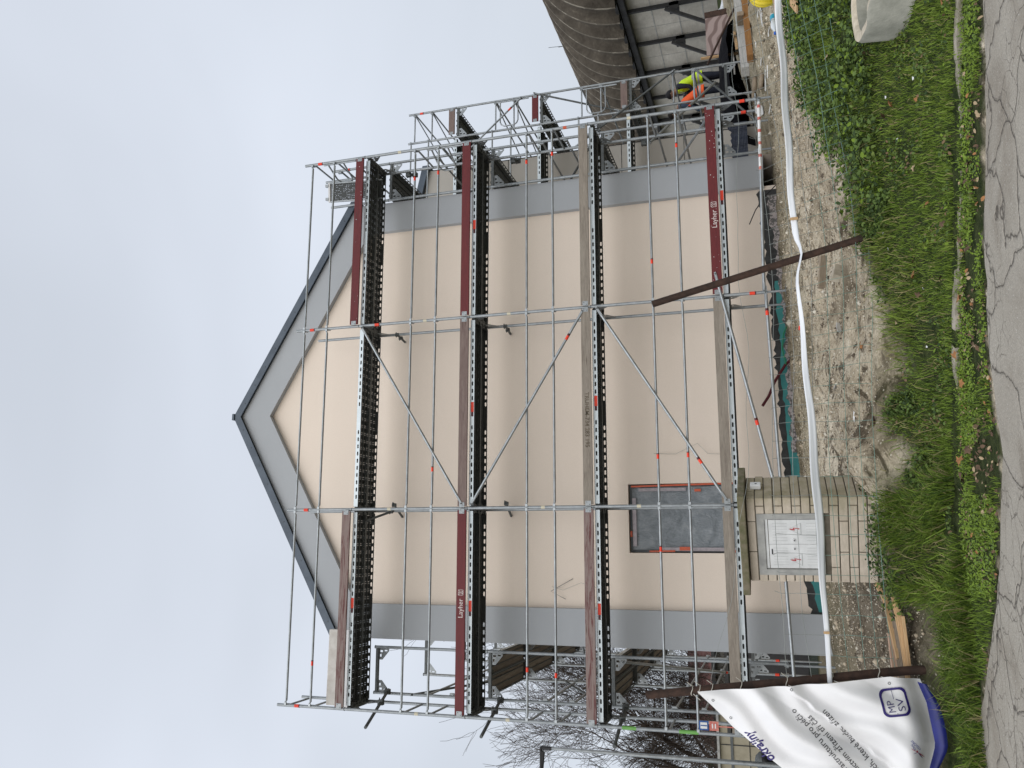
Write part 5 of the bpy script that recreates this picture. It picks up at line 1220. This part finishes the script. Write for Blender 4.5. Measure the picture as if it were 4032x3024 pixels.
keep = rng.uniform(0, 1, len(P)) < np.clip(1.15-(P[:, 1]+7)*0.06, .5, 1); P = P[keep]
P = P[np.array([fnoise(a, b, .45, 81)*.65+fnoise(a, b, .13, 82)*.35 > .22+.22*rng.random() for a, b in P[:, :2]])]
blades(P, (.035, .085), (.004, .008), (.2, .9), [g1, g2, g4, g3], [.50, .30, .14, .06], 'grass', 'mown green grass on the verge between kerb and fence', 'grass')
def tuft_zone(x, y): return not (x < 2.2 and -5.42 < y) and grassy(x, y) > .35 and (grassy(x, y+.55) < .9 or (x < 2.3 and y > -5.7)) and fnoise(x, y, .22, 21) > .38
P = scatter(60000, -.2, 8.6, -6.4, -2.6, tuft_zone); P = P[rng.uniform(0, 1, len(P)) < np.where(P[:, 0] > 5.6, .18, .62)]
blades(P, (.07, .20), (.004, .008), (.4, 1.1), [g1, g2, g3, g4], [.36, .22, .30, .12], 'tall_grass', 'tall uncut grass tufts along the foot of the wire fence', 'grass')
def bank_left(x, y): return x < 3.2 and grassy(x, y) > .4 and not (x < 2.1 and y > -5.42) and fnoise(x, y, .3, 31) > .32
P = scatter(20000, -.2, 3.0, -5.9, -4.95, bank_left)
blades(P, (.10, .26), (.005, .009), (.5, 1.1), [g1, g2, g4, g3], [.42, .38, .10, .10], 'long_grass', 'long bent grass in front of the pillar and under the banner', 'grass')
def leaves(P, hr, size, mats, pw, name, lab, cat, tilt=.7, n5=True):
    n = len(P); h = rng.uniform(hr[0], hr[1], n)*rng.uniform(.4, 1, n); s_ = rng.uniform(size[0], size[1], n); a = rng.uniform(0, 2*np.pi, n)
    nrm = np.c_[rng.normal(0, tilt, n), rng.normal(-.25, tilt, n), np.ones(n)]; nrm /= np.linalg.norm(nrm, axis=1)[:, None]
    u_ = np.cross(nrm, np.c_[np.cos(a), np.sin(a), np.zeros(n)]); u_ /= np.linalg.norm(u_, axis=1)[:, None]; v_ = np.cross(nrm, u_)
    C_ = P+np.c_[np.zeros(n), np.zeros(n), h]; pr_ = [(-1, 0, 0), (-.35, .62, .12), (.45, .55, .1), (1.1, 0, -.08), (.45, -.55, .1), (-.35, -.62, .12)]
    V = np.stack([C_+(u_*p[0]+v_*p[1]+nrm*p[2])*s_[:, None]/2 for p in pr_], 1); b = np.arange(n)[:, None]*6
    F = np.concatenate([b+[0, 1, 2, 3], b+[0, 3, 4, 5]]); mi = rng.choice(len(mats), n, p=pw); return heap(name, V.reshape(-1, 3), F, mats, np.concatenate([mi, mi]), lab, cat)
def ivy_zone(x, y): 
    if x > 5.3 and grassy(x, y) > .3 and y > lerp_tab([(5, -5.3), (6.5, -5.6), (9, -6.0)], x): return fnoise(x, y, .35, 41)*.7+fnoise(x, y, .12, 42)*.3 > .37
    return False
P = scatter(28000, 5.2, 9.6, -6.0, -2.4, ivy_zone)
leaves(P, (.02, .20), (.022, .055), [lf1, lf2, lf3], [.55, .3, .15], 'ivy_patch', 'dense ivy and weed leaves covering the right end of the bank', 'ivy')
P = scatter(11000, 2.6, 5.3, -5.6, -4.9, lambda x, y: grassy(x, y) > .7 and y > -5.5 and fnoise(x, y, .3, 17) > .5)
leaves(P, (.01, .10), (.018, .04), [lf1, lf2, g2], [.5, .35, .15], 'weed_patch', 'low dark clover and weeds below the bare bank', 'weeds')
P = scatter(2500, 1.9, 3.3, -5.0, -4.2, lambda x, y: math.hypot((x-2.45)/.6, (y+4.75)/.3) < 1)
leaves(P, (.02, .18), (.02, .045), [lf1, lf2], [.5, .5], 'weed_clump', 'dark leafy weeds growing against the pillar foot', 'weeds')
P = scatter(30000, .2, 7.5, -7.6, -4.9, lambda x, y: y > lerp_tab(YK, x)+.05 and grassy(x, y) > .6 and fnoise(x, y, .38, 91)*.6+fnoise(x, y, .11, 92)*.4 > .60 and not (x < 1.75 and y > -5.45))
leaves(P, (.01, .07), (.014, .034), [lf1, lf2, lf3, dl2_], [.48, .28, .12, .12], 'verge_weeds', 'low broad leaved weeds growing in patches through the verge grass', 'weeds')
def kerb_zone(x, y):
    yk, ye = lerp_tab(YK, x), lerp_tab(YE, x); d = (fnoise(x, y, .5, 51)*.6+fnoise(x, y, .16, 52)*.4)
    return ye+.0 < y < yk-.035 and d > .40
P = scatter(60000, 2.2, 6.8, -8.6, -5.7, kerb_zone)
leaves(P, (.004, .045), (.010, .022), [lf3, lf1, g4], [.5, .25, .25], 'moss_and_clover', 'bright clover strip growing between kerb and road', 'weeds', .5)
P2 = scatter(60000, -.2, 6.8, -8.6, -4.6, lambda x, y: lerp_tab(YE, x)-.02 < y < lerp_tab(YK, x)+.12 and (fnoise(x, y, .3, 61) > .45 or (y > lerp_tab(YK, x)-.16 and fnoise(x, y, .22, 63) > .40)))
blades(P2, (.025, .07), (.004, .007), (.3, 1), [g1, g2, g4], [.5, .2, .3], 'kerb_grass', 'short ragged grass along the kerb and road edge', 'grass')
dl1 = flat('dead_leaf_orange', (.36, .17, .06), (.22, .10, .04), .8, scale=20); dl2 = flat('dead_leaf_brown', (.14, .085, .05), (.08, .05, .03), .85, scale=20); dl3 = flat('dead_leaf_tan', (.42, .32, .20), (.3, .22, .13), .8, scale=20)
P = scatter(8000, .3, 6.8, -8.6, -4.8, lambda x, y: lerp_tab(YE, x)-.12 < y < lerp_tab(YK, x)-.02 and fnoise(x, y, .35, 71) > .38)
leaves(P, (.004, .03), (.014, .038), [dl2, dl3, dl1], [.62, .28, .10], 'leaf_litter', 'brown leaf litter gathered along the road edge', 'leaf litter', .5)
LG = 'orange dead leaves on the grass'
spots_ = scatter(420, .9, 7.2, -7.6, -4.7, lambda x, y: y > lerp_tab(YE, x)+.03)[:46]
shp = [(-1, 0), (-.55, .35), (-.6, .9), (-.05, .5), (.25, 1.0), (.35, .4), (1.0, .45), (.7, 0), (1.0, -.45), (.35, -.4), (.25, -1.0), (-.05, -.5), (-.6, -.9), (-.55, -.35)]
pl_ = None
for i, p in enumerate(spots_):
    if i < 3:
        mb = MB(); mb.add([(a*.035, b*.035, .008*math.cos(a*3)+.006*abs(b)) for a, b in shp], [tuple(range(14))], (dl1, dl3, dl2)[i]); o = mb.build('fallen_leaf'); src = (pl_ or []) + [o]; pl_ = src
    else: o = pl_[i % 3 if i % 7 else 2].copy(); COL.objects.link(o)
    o.location = (p[0], p[1], p[2]+.05); o.rotation_euler = (rng.uniform(-.5, .5)+.25, rng.uniform(-.5, .5), rng.uniform(0, 6.3)); s_ = rng.uniform(.55, 1.25); o.scale = (s_,)*3
    tag(o, 'single dead leaf lying on the verge', 'leaf', LG)
for i in range(7):
    x = [5.9, 5.5, 4.95, 4.8, 4.3, 3.9, 5.7][i]; y = [-5.8, -5.9, -5.4, -5.45, -6.0, -5.9, -6.4][i]
    mb = MB(); mb.add([(.014*math.cos(a), .009*math.sin(a), .004*math.cos(2*a)) for a in (k*1.05 for k in range(6))], [tuple(range(6))], M['white']); o = mb.build('white_petal'); o.location = (x, y, gz(x, y)+.07); o.rotation_euler = (.6, 0, i); tag(o, 'tiny white speck of litter on the mown grass', 'litter', 'tiny white specks on the grass')
# rubble on the bare bank
n = 20000; X = rng.uniform(.8, 10.5, n); Y = -5.0+5.7*rng.uniform(0, 1, n)**1.0; K = np.array([grassy(a, b) < .6 for a, b in zip(X, Y)]); X, Y = X[K], Y[K]; n = len(X)
Z = GZ(X, Y); S = rng.uniform(.003, .011, n)*(1+2.2*(rng.uniform(0, 1, n) > .965)+3*(rng.uniform(0, 1, n) > .992)); 
ico = np.array([(1, 0, 0), (-1, 0, 0), (0, 1, 0), (0, -1, 0), (0, 0, 1), (0, 0, -1)], float); jf = np.array([(0, 2, 4), (2, 1, 4), (1, 3, 4), (3, 0, 4), (2, 0, 5), (1, 2, 5), (3, 1, 5), (0, 3, 5)])
V = np.c_[X, Y, Z+.02][:, None, :]+ico[None]*rng.uniform(.5, 1.4, (n, 6, 1))*S[:, None, None]; 
# settle the stones on the bumpy soil
def soil_dz(x, y):
    a = 1-grassy(x, y); d = (fnoise(x, y, 0.55, 1)-0.5)*0.16*a*min(1, max(0, (0.6-y)/0.6)) + (fnoise(x, y, 0.16, 2)-0.5)*(0.05*a+0.03)
    d += heap_z(x, y)
    return d
dz = np.array([soil_dz(a, b) for a, b in zip(X, Y)]); V[:, :, 2] += (dz-.012)[:, None]
F = (np.arange(n)[:, None, None]*6+jf[None]).reshape(-1, 3); mi = np.repeat(rng.choice(3, n, p=[.68, .10, .22]), 8)
st2 = flat('dark_clod', (.12, .095, .065), (.08, .062, .045), .95); st3 = flat('chalky_stone', (.62, .58, .48), (.5, .46, .38), .95)
heap('rubble', V.reshape(-1, 3), F, [flat('clod', (.46, .39, .29), (.36, .30, .22), .95), st2, st3], mi, 'small stones and clods scattered over the bare bank', 'rubble')
# ================================================================== FAR SIDE: TREES, LAMP, HOUSES
bark = flat('bare_bark', (.075, .06, .048), (.045, .036, .03), .95, scale=5, spec=.1)
twigm = flat('bare_twigs', (.085, .068, .055), (.05, .04, .034), .95, scale=5, spec=.1)
def bare_tree(loc, H, seed, label, spread=.62, trunk_r=.17, first=.18, lim=5200, dirx=0.0):
    rr_ = random.Random(seed); tr = empty('bare_tree', loc, 0, label, 'tree', 'bare trees behind the scaffold')
    tm, cm = MB(), MB(); cnt = [0]
    def grow(p, d, L_, r0, lv):
        if cnt[0] > lim or lv > 6: return
        cnt[0] += 1
        pts = [p]; rs = [r0]; n_ = 4; q = p.copy(); dd = d.copy()
        for i in range(n_):
            dd = (dd + Vector((rr_.gauss(0, .21), rr_.gauss(0, .21), rr_.gauss(.05, .15)))).normalized(); q = q+dd*L_/n_; pts.append(q.copy()); rs.append(max(.0075, r0*(1-.55*(i+1)/n_)))
        (tm if lv < 2 else cm).tube(pts, rs, 6 if lv < 2 else 3, bark if lv < 2 else twigm, cap=lv < 1)
        if lv >= 6: return
        kids = 3 if lv < 2 else rr_.choice((2, 3, 3)) if lv < 5 else 3
        for k in range(kids+1):
            f = first+(1-first)*rr_.random() if lv == 0 else .35+.65*rr_.random()
            if k == 0: f = 1.0
            i = min(n_-1, int(f*n_)); b_ = pts[i].lerp(pts[i+1], f*n_-i) if f < 1 else pts[-1]
            ax = Vector((rr_.gauss(0, 1), rr_.gauss(0, 1), rr_.gauss(0, .5))); ax = (ax-dd*ax.dot(dd)).normalized(); an = rr_.uniform(.35, 1.0)*spread*(1.25 if k else .5)
            nd = (dd*math.cos(an)+ax*math.sin(an)+Vector((dirx*.1, 0, .06))).normalized(); rb = max(.006, (r0*(1-.55*f))*(.72 if k else .9))
            grow(b_, nd, L_*rr_.uniform(.62, .86), rb, lv+1)
    grow(Vector((0, 0, 0)), Vector((dirx*.1, 0, 1)), H*.27, trunk_r, 0)
    tm.build('trunk', tr); cm.build('crown', tr); return tr
bare_tree((-7.5, 24, -.8), 19, 8, 'tall bare tree at the left edge with branches fanning over the street lamp', .74, .2, .12, 5600, .6)
bare_tree((-5.0, 26, -.8), 12, 9, 'bare tree seen through the left scaffold below its second deck', .72, .15, .2, 4000)
bare_tree((-9.2, 30, -.8), 15, 12, 'dark bare tree furthest out at the left edge', .7, .18, .3, 3000)
bare_tree((-5.6, 28, -.8), 11, 23, 'low bare tree behind the street lamp post', .8, .15, .08, 5000)
# dense thicket
def thicket(loc, W_, H_, D_, n, seed, label):
    r0 = random.Random(seed); mb = MB()
    for _ in range(n):
        x = r0.uniform(-W_/2, W_/2); y = r0.uniform(-D_/2, D_/2); z = 0; p = Vector((x, y, z)); d = Vector((r0.gauss(0, .35), r0.gauss(0, .3), 1)).normalized(); pts = [p.copy()]
        h = H_*r0.uniform(.45, 1)*(1-.45*abs(x)/(W_/2))
        for i in range(5): d = (d+Vector((r0.gauss(0, .28), r0.gauss(0, .28), .08))).normalized(); p = p+d*h/5; pts.append(p.copy())
        mb.tube(pts, [.03, .025, .02, .016, .012, .008], 3, twigm, cap=False)
        for q in range(4):
            b_ = pts[r0.randint(1, 5)]; e_ = b_+Vector((r0.gauss(0, .35), r0.gauss(0, .3), r0.uniform(.0, .55))); mb.tube([b_, (b_+e_)/2+Vector((0, 0, .04)), e_], [.012, .009, .006], 3, twigm, cap=False)
    o = mb.build('shrub'); o.location = loc; return tag(o, label, 'shrub', 'bare thicket behind the fence')
hedge_m = veg('evergreen_mass', (.055, .06, .03), (.03, .035, .018), None, 2)
thicket((-6.2, 21.5, -.8), 5.2, 5.0, 2.5, 520, 2, 'dense dark bare shrub beside the street lamp post')
thicket((-4.9, 19.5, -.8), 4.2, 4.2, 2, 520, 12, 'very dense dark bare shrub low behind the left scaffold tags')
thicket((-2.6, 23, -.8), 3.6, 3.2, 2, 220, 6, 'bare shrub behind the lower left scaffold')
N_ = 16000; u_ = rng.normal(0, 1, (N_, 3)); u_ /= np.linalg.norm(u_, axis=1)[:, None]; rad = rng.uniform(.55, 1.05, N_)[:, None]
Pp = u_*rad*np.array([2.6, 1.4, 2.0]); Pp = Pp[(Pp[:, 2] > -1.6)]; Pp *= (1+.18*np.sin(Pp[:, :1]*4)*np.cos(Pp[:, 2:]*3)); 
cn = empty('evergreen_shrub', (-7.1, 22.5, .9), 0, 'dark evergreen bush low at the left edge behind the lamp post', 'shrub'); 
o = leaves(Pp, (0, .02), (.05, .11), [hedge_m, lf2], [.7, .3], 'crown', None, None, 1.2); del o['kind']; o.parent = cn
MB().tube([(0, 0, -1.7), (0, 0, .6)], [.12, .05], 7, bark).build('trunk', cn)
# street lamp
lamp = empty('street_lamp', (-2.95, 11.2, -.9), 0, 'tall grey street lamp with a flat black head behind the left scaffold', 'street lamp')
MB().tube([(0, 0, 0), (0, 0, 1.2), (0, 0, 6.65)], [.075, .06, .04], 14, M['galv']).build('pole', lamp)
MB().tube([(0, 0, 6.55), (0, 0, 6.85)], .05, 12, M['black']).build('collar', lamp)
mb = MB(); mb.box((-.66, -.07, 6.84), (.03, .07, 6.875), M['black']); mb.add([(-.66, -.05, 6.84), (-.08, -.07, 6.84), (-.08, .07, 6.84), (-.66, .05, 6.84), (-.60, -.04, 6.80), (-.12, -.055, 6.76), (-.12, .055, 6.76), (-.60, .04, 6.80)], [(4, 5, 6, 7), (0, 1, 5, 4), (1, 2, 6, 5), (2, 3, 7, 6), (3, 0, 4, 7)], M['black']); mb.build('lamp_head', lamp)
# far house with a red-brown roof
fh = empty('far_house', (-2, 26, -.8), 0, 'low grey house with a mottled red brown roof seen through the left scaffold', 'house')
t = NT('old_red_tiles'); v = t.co('Object'); c = t.ramp(t.noise(v, 1.5, 6, .7), [(.3, (.085, .045, .038)), (.55, (.17, .075, .065)), (.75, (.12, .095, .07))]); wv = t.n('ShaderNodeTexWave', bands_direction='Z'); wv.inputs['Scale'].default_value = 1.6; t.l(v, wv.inputs['Vector']); t.bump(wv.outputs[0], .6, .05)
tiles = t.fin(c, .9)
grw = flat('grey_far_wall', (.26, .25, .225), (.20, .19, .17), .95, scale=2)
mb = MB(); mb.box((-5.5, 26, -1), (2.5, 33, 2.45), grw); kid(mb, 'wall', fh)
mb = MB(); mb.add([(-5.9, 25.6, 2.4), (2.9, 25.6, 2.4), (2.9, 29.5, 3.85), (-5.9, 29.5, 3.85), (2.9, 33.4, 2.4), (-5.9, 33.4, 2.4)], [(0, 1, 2, 3), (3, 2, 4, 5)], tiles); mb.box((-5.9, 25.55, 2.3), (2.9, 25.62, 2.45), M['plinth']); kid(mb, 'roof', fh)
glass_d = flat('dark_window', (.03, .035, .04), None, .2)
for x in (-4.9, -3.4, -1.9, -.4): 
    mb = MB(); mb.box((x, 25.96, .9), (x+.9, 25.99, 1.95), glass_d); mb.box((x-.06, 25.94, .84), (x, 25.99, 2.0), M['white']); mb.box((x+.43, 25.94, .9), (x+.48, 25.955, 1.95), M['white']); kid(mb, 'window', fh)
# low dark shed behind the left scaffold
sh = empty('low_shed', (-1.2, 10.5, -1.2), 0, 'low dark green shed wall with a flat roof behind the lower left scaffold', 'shed')
mb = MB(); mb.box((-1.9, 10.0, -1.4), (1.6, 12.5, .78), flat('dark_green_boards', (.05, .065, .055), (.03, .036, .032), .85, scale=8, stretch=(6, 1, 1))); kid(mb, 'wall', sh)
mb = MB(); mb.box((-2.05, 9.85, .785), (1.7, 12.6, .87), M['plinth']); kid(mb, 'roof', sh)
mb = MB(); mb.box((-.9, 9.96, -1.1), (-.1, 9.99, .45), M['black']); kid(mb, 'door', sh)
# panel fence and garage at the left edge
pf = empty('panel_fence', (-5, 16, -.9), 0, 'beige concrete panel fence with joints at the left edge behind the banner', 'fence')
bw = flat('beige_panels', (.38, .345, .26), (.30, .27, .20), .95, scale=2.5, bump=.3)
mb = MB(); mb.box((-9.5, 16, -1.2), (-2.3, 16.12, 1.52), bw); kid(mb, 'panels', pf)
mb = MB()
for z in (.62, -.1): mb.box((-9.5, 15.985, z), (-2.3, 15.995, z+.02), M['plinth'])
mb.box((-9.5, 15.97, 1.12), (-2.3, 15.995, 1.20), M['galv_dark'])
for k in range(8): mb.box((-9.1+k*.92, 15.985, -1.1), (-9.07+k*.92, 15.994, 1.5), M['plinth'])
kid(mb, 'panel_joints', pf)
mb = MB(); mb.box((-9.6, 15.9, 1.525), (-2.2, 16.2, 1.60), M['cement']); kid(mb, 'coping', pf)
ln = empty('garden_lantern', (-3.55, 14.2, -.9), 0, 'small round dark barbecue on a leg in front of the beige panel fence', 'barbecue')
MB().lathe([(.03, 0), (.03, .75), (.05, .78), (.22, .95), (.27, 1.10), (.25, 1.12), (0, 1.12)], n=16, m=M['black']).build('bowl', ln)
MB().lathe([(.0, 1.33), (.13, 1.30), (.24, 1.20), (.26, 1.125)], n=16, m=M['galv_dark']).build('lid', ln)

# ================================================================== PEOPLE
skin = flat('skin', (.30, .17, .115), (.25, .14, .09), .6); cap_m = flat('dark_cap', (.012, .012, .015), None, .8)
hv_y = flat('hi_vis_yellow', (.62, .86, .02), (.54, .76, .02), .6, scale=8, bump=.3, bscale=10); hv_o = flat('hi_vis_orange', (.95, .13, .015), (.85, .10, .015), .6, scale=8); refl = flat('reflective_band', (.42, .44, .44), (.34, .36, .36), .4)
navy_c = flat('navy_trousers', (.014, .018, .032), (.009, .011, .02), .85); jean_c = flat('blue_sleeve', (.045, .07, .11), (.03, .05, .085), .8); hair_m = flat('dark_hair', (.02, .014, .01), None, .7)
def skin_body(name, V, E, Rr, mat, par, sub=2):
    me = bpy.data.meshes.new(name); me.from_pydata(V, E, []); o = bpy.data.objects.new(name, me); COL.objects.link(o); o.parent = par
    sk = o.modifiers.new('skin', 'SKIN'); sk.use_smooth_shade = True
    for i, r0 in enumerate(Rr): me.skin_vertices[0].data[i].radius = (r0, r0) if not isinstance(r0, tuple) else r0
    me.skin_vertices[0].data[0].use_root = True
    s_ = o.modifiers.new('sub', 'SUBSURF'); s_.levels = sub; s_.render_levels = sub; me.materials.append(mat); return o
def bake(o):
    dg = bpy.context.evaluated_depsgraph_get(); dg.update(); me = bpy.data.meshes.new_from_object(o.evaluated_get(dg)); old = o.data; o.modifiers.clear(); o.data = me; bpy.data.meshes.remove(old)
    me.polygons.foreach_set('use_smooth', [True]*len(me.polygons)); return o
def paint(o, rule, mats):
    me = o.data; me.materials.clear()
    for m in mats: me.materials.append(m)
    me.polygons.foreach_set('material_index', [rule(p.center) for p in me.polygons])
def person(loc, rz, label, bend, armsL, armsR, vest, sleeve, head_turn, hat):
    """local: faces +y; z up; stands at z=0"""
    e = empty('person', loc, rz, label, 'person', 'workers in hi-vis vests')
    b = bend; hipz = .92
    V = [(0, 0, hipz), (0, .02+b*.12, 1.12), (0, .05+b*.30, 1.30), (0, .05+b*.42, 1.43), (0, .06+b*.50, 1.50),
         (-.10, 0, .86), (-.11, .03, .48), (-.11, -.02, .09), (-.11, .10, .045), (.10, 0, .86), (.12, .02, .48), (.13, -.03, .09), (.13, .10, .045)]
    E = [(0, 1), (1, 2), (2, 3), (3, 4), (0, 5), (5, 6), (6, 7), (7, 8), (0, 9), (9, 10), (10, 11), (11, 12)]
    Rr = [(.155, .115), (.150, .115), (.175, .125), (.11, .09), (.055, .055), (.095, .10), (.068, .07), (.048, .048), (.045, .035), (.095, .10), (.068, .07), (.048, .048), (.045, .035)]
    hands = []
    for s_, ar in ((-1, armsL), (1, armsR)):
        i0 = len(V); sh_ = (s_*.175, .05+b*.38, 1.405); V += [sh_, ar[0], ar[1], ar[2]]; E += [(3, i0), (i0, i0+1), (i0+1, i0+2), (i0+2, i0+3)]; Rr += [.072, .050, .036, (.040, .022)]
        wv_, pv = Vector(ar[1]), Vector(ar[2]); d = (pv-wv_).normalized(); side = d.cross(Vector((0, 0, 1))); side = side.normalized() if side.length > .1 else Vector((0, 1, 0)); up_ = side.cross(d)
        for f in range(4):
            L_ = (.055, .065, .060, .046)[f]; base = pv+side*(f-1.5)*.018+d*.02; i1 = len(V); V += [tuple(base), tuple(base+d*L_*.6-up_*.01), tuple(base+d*L_-up_*.035)]; E += [(i0+3, i1), (i1, i1+1), (i1+1, i1+2)]; Rr += [.0095, .0088, .0075]
        i1 = len(V); base = pv-d*.03+side*-.035; V += [tuple(base), tuple(base-side*.025+d*.03), tuple(base-side*.03+d*.055-up_*.012)]; E += [(i0+3, i1), (i1, i1+1), (i1+1, i1+2)]; Rr += [.012, .010, .0085]
        hands.append(Vector(ar[2]))
    # neck and head
    hp = Vector((0, .10+b*.62, 1.635-b*.02)); i0 = len(V); V += [tuple(hp+Vector((0, -.02, -.06))), tuple(hp), tuple(hp+Vector((0, -.005, .075)))]; E += [(4, i0), (i0, i0+1), (i0+1, i0+2)]; Rr += [(.060, .068), (.080, .098), (.062, .078)]
    body = bake(skin_body('body', V, E, Rr, skin, e))
    def rule(c):
        if c.z > 1.50+ (0 if b < .5 else -.02) and abs(c.x) < .13: return 0
        for h_, ar in zip(hands, (armsL, armsR)):
            wv_ = Vector(ar[1])
            if (Vector(c)-h_).length < .13 and (Vector(c)-wv_).dot(h_-wv_) > -0.002: return 0
        if c.z < .09: return 3
        if c.z < .95 and abs(c.x) < .27 and not any((Vector(c)-Vector(a[1])).length < .12 or (Vector(c)-Vector(a[0])).length < .1 for a in (armsL, armsR)): return 1
        return 2
    paint(body, rule, [skin, navy_c, sleeve, M['black']])
    # head details
    hd = Matrix.Rotation(head_turn, 3, 'Z'); mb = MB()
    def hpnt(x, y, z): return tuple(hp+hd @ Vector((x, y, z)))
    mb.tube([hpnt(0, .085, .012), hpnt(0, .112, -.022), hpnt(0, .090, -.032)], [.008, .014, .010], 8, skin); mb.build('nose', e)
    for s_ in (-1, 1):
        MB().tube([hpnt(s_*.032, .086, .010), hpnt(s_*.032, .092, .010)], .009, 8, M['black']).build('eye', e)
        MB().tube([hpnt(s_*.078, -.005, -.03), hpnt(s_*.090, -.012, 0), hpnt(s_*.082, -.005, .025)], [.008, .012, .008], 8, skin).build('ear', e)
    MB().tube([hpnt(-.026, .083, -.052), hpnt(0, .090, -.054), hpnt(.026, .083, -.052)], .005, 6, flat('lips', (.22, .08, .07), None, .6)).build('mouth', e)
    # hat or hair cap: half ellipsoid
    vs = []; n1, n2 = 20, 8
    for j in range(n2+1):
        for i in range(n1):
            a, q = 2*math.pi*i/n1, (math.pi*.58)*j/n2; back = .35*max(0, -math.sin(a)); z = math.cos(q)*.105 - back*.04*j/n2
            vs.append(hpnt(math.cos(a)*math.sin(q)*.094, math.sin(a)*math.sin(q)*.112-.012, z+.028))
    fs = [(j*n1+i, (j+1)*n1+i, (j+1)*n1+(i+1) % n1, j*n1+(i+1) % n1) for j in range(n2) for i in range(n1)]
    mb = MB().add(vs, fs, cap_m if hat else hair_m, True)
    if hat: mb.add([hpnt(-.07, .08, .035), hpnt(.07, .08, .035), hpnt(.05, .16, .015), hpnt(-.05, .16, .015)], [(0, 1, 2, 3)], cap_m)
    mb.build('cap' if hat else 'hair', e)
    # vest: loft round the torso
    prof = [(.86, .0, .185, .150), (.98, .01, .180, .145), (1.12, .03+b*.12, .178, .142), (1.26, .05+b*.25, .195, .150), (1.36, .05+b*.34, .200, .145), (1.44, .05+b*.42, .150, .115), (1.485, .055+b*.46, .095, .085)]
    n1 = 28; vs = [(w_*math.cos(a), cy+d_*math.sin(a)*(1+.04*math.sin(5*a+z*9)), z) for z, cy, w_, d_ in prof for a in (2*math.pi*i/n1 for i in range(n1))]
    MB().add(vs, [(j*n1+i, j*n1+(i+1) % n1, (j+1)*n1+(i+1) % n1, (j+1)*n1+i) for j in range(len(prof)-1) for i in range(n1)], vest, True).build('vest', e)
    for z, cy, w_, d_ in ((.93, .006, .187, .152), (1.06, .02+b*.07, .183, .148)):
        vs = [(w_*math.cos(a), cy+d_*math.sin(a)*(1+.04*math.sin(5*a+z*9)), z+dz_) for dz_ in (0, .05) for a in (2*math.pi*i/n1 for i in range(n1))]
        MB().add(vs, [(i, (i+1) % n1, n1+(i+1) % n1, n1+i) for i in range(n1)], refl, True).build('reflective_band', e)
    for s_ in (-1, 1):
        vs = [( s_*(.085+w_), .05+b*.40+d_, z) for w_, d_, z in ((-.02, .14, 1.30), (.02, .14, 1.30), (.02, .11, 1.42), (-.02, .11, 1.42))]
        MB().add(vs, [(0, 1, 2, 3)], refl).build('shoulder_band', e)
    return e
person((13.60, 6.6, -.30), R(75), 'worker in a dark cap and yellow hi-vis vest standing sideways, looking down', .35,
       ((-.27, .25, 1.15), (-.18, .45, 1.05), (-.15, .52, 1.02)), ((.27, .22, 1.14), (.20, .44, 1.02), (.17, .51, 1.0)), hv_y, navy_c, 0, True)
person((13.08, 6.35, -.34), R(60), 'bareheaded worker in an orange hi-vis vest with blue sleeves, leaning forward', .55,
       ((-.26, .30, 1.16), (-.24, .44, .96), (-.24, .48, .89)), ((.26, .28, 1.14), (.24, .42, .94), (.24, .46, .87)), hv_o, jean_c, 0, False)
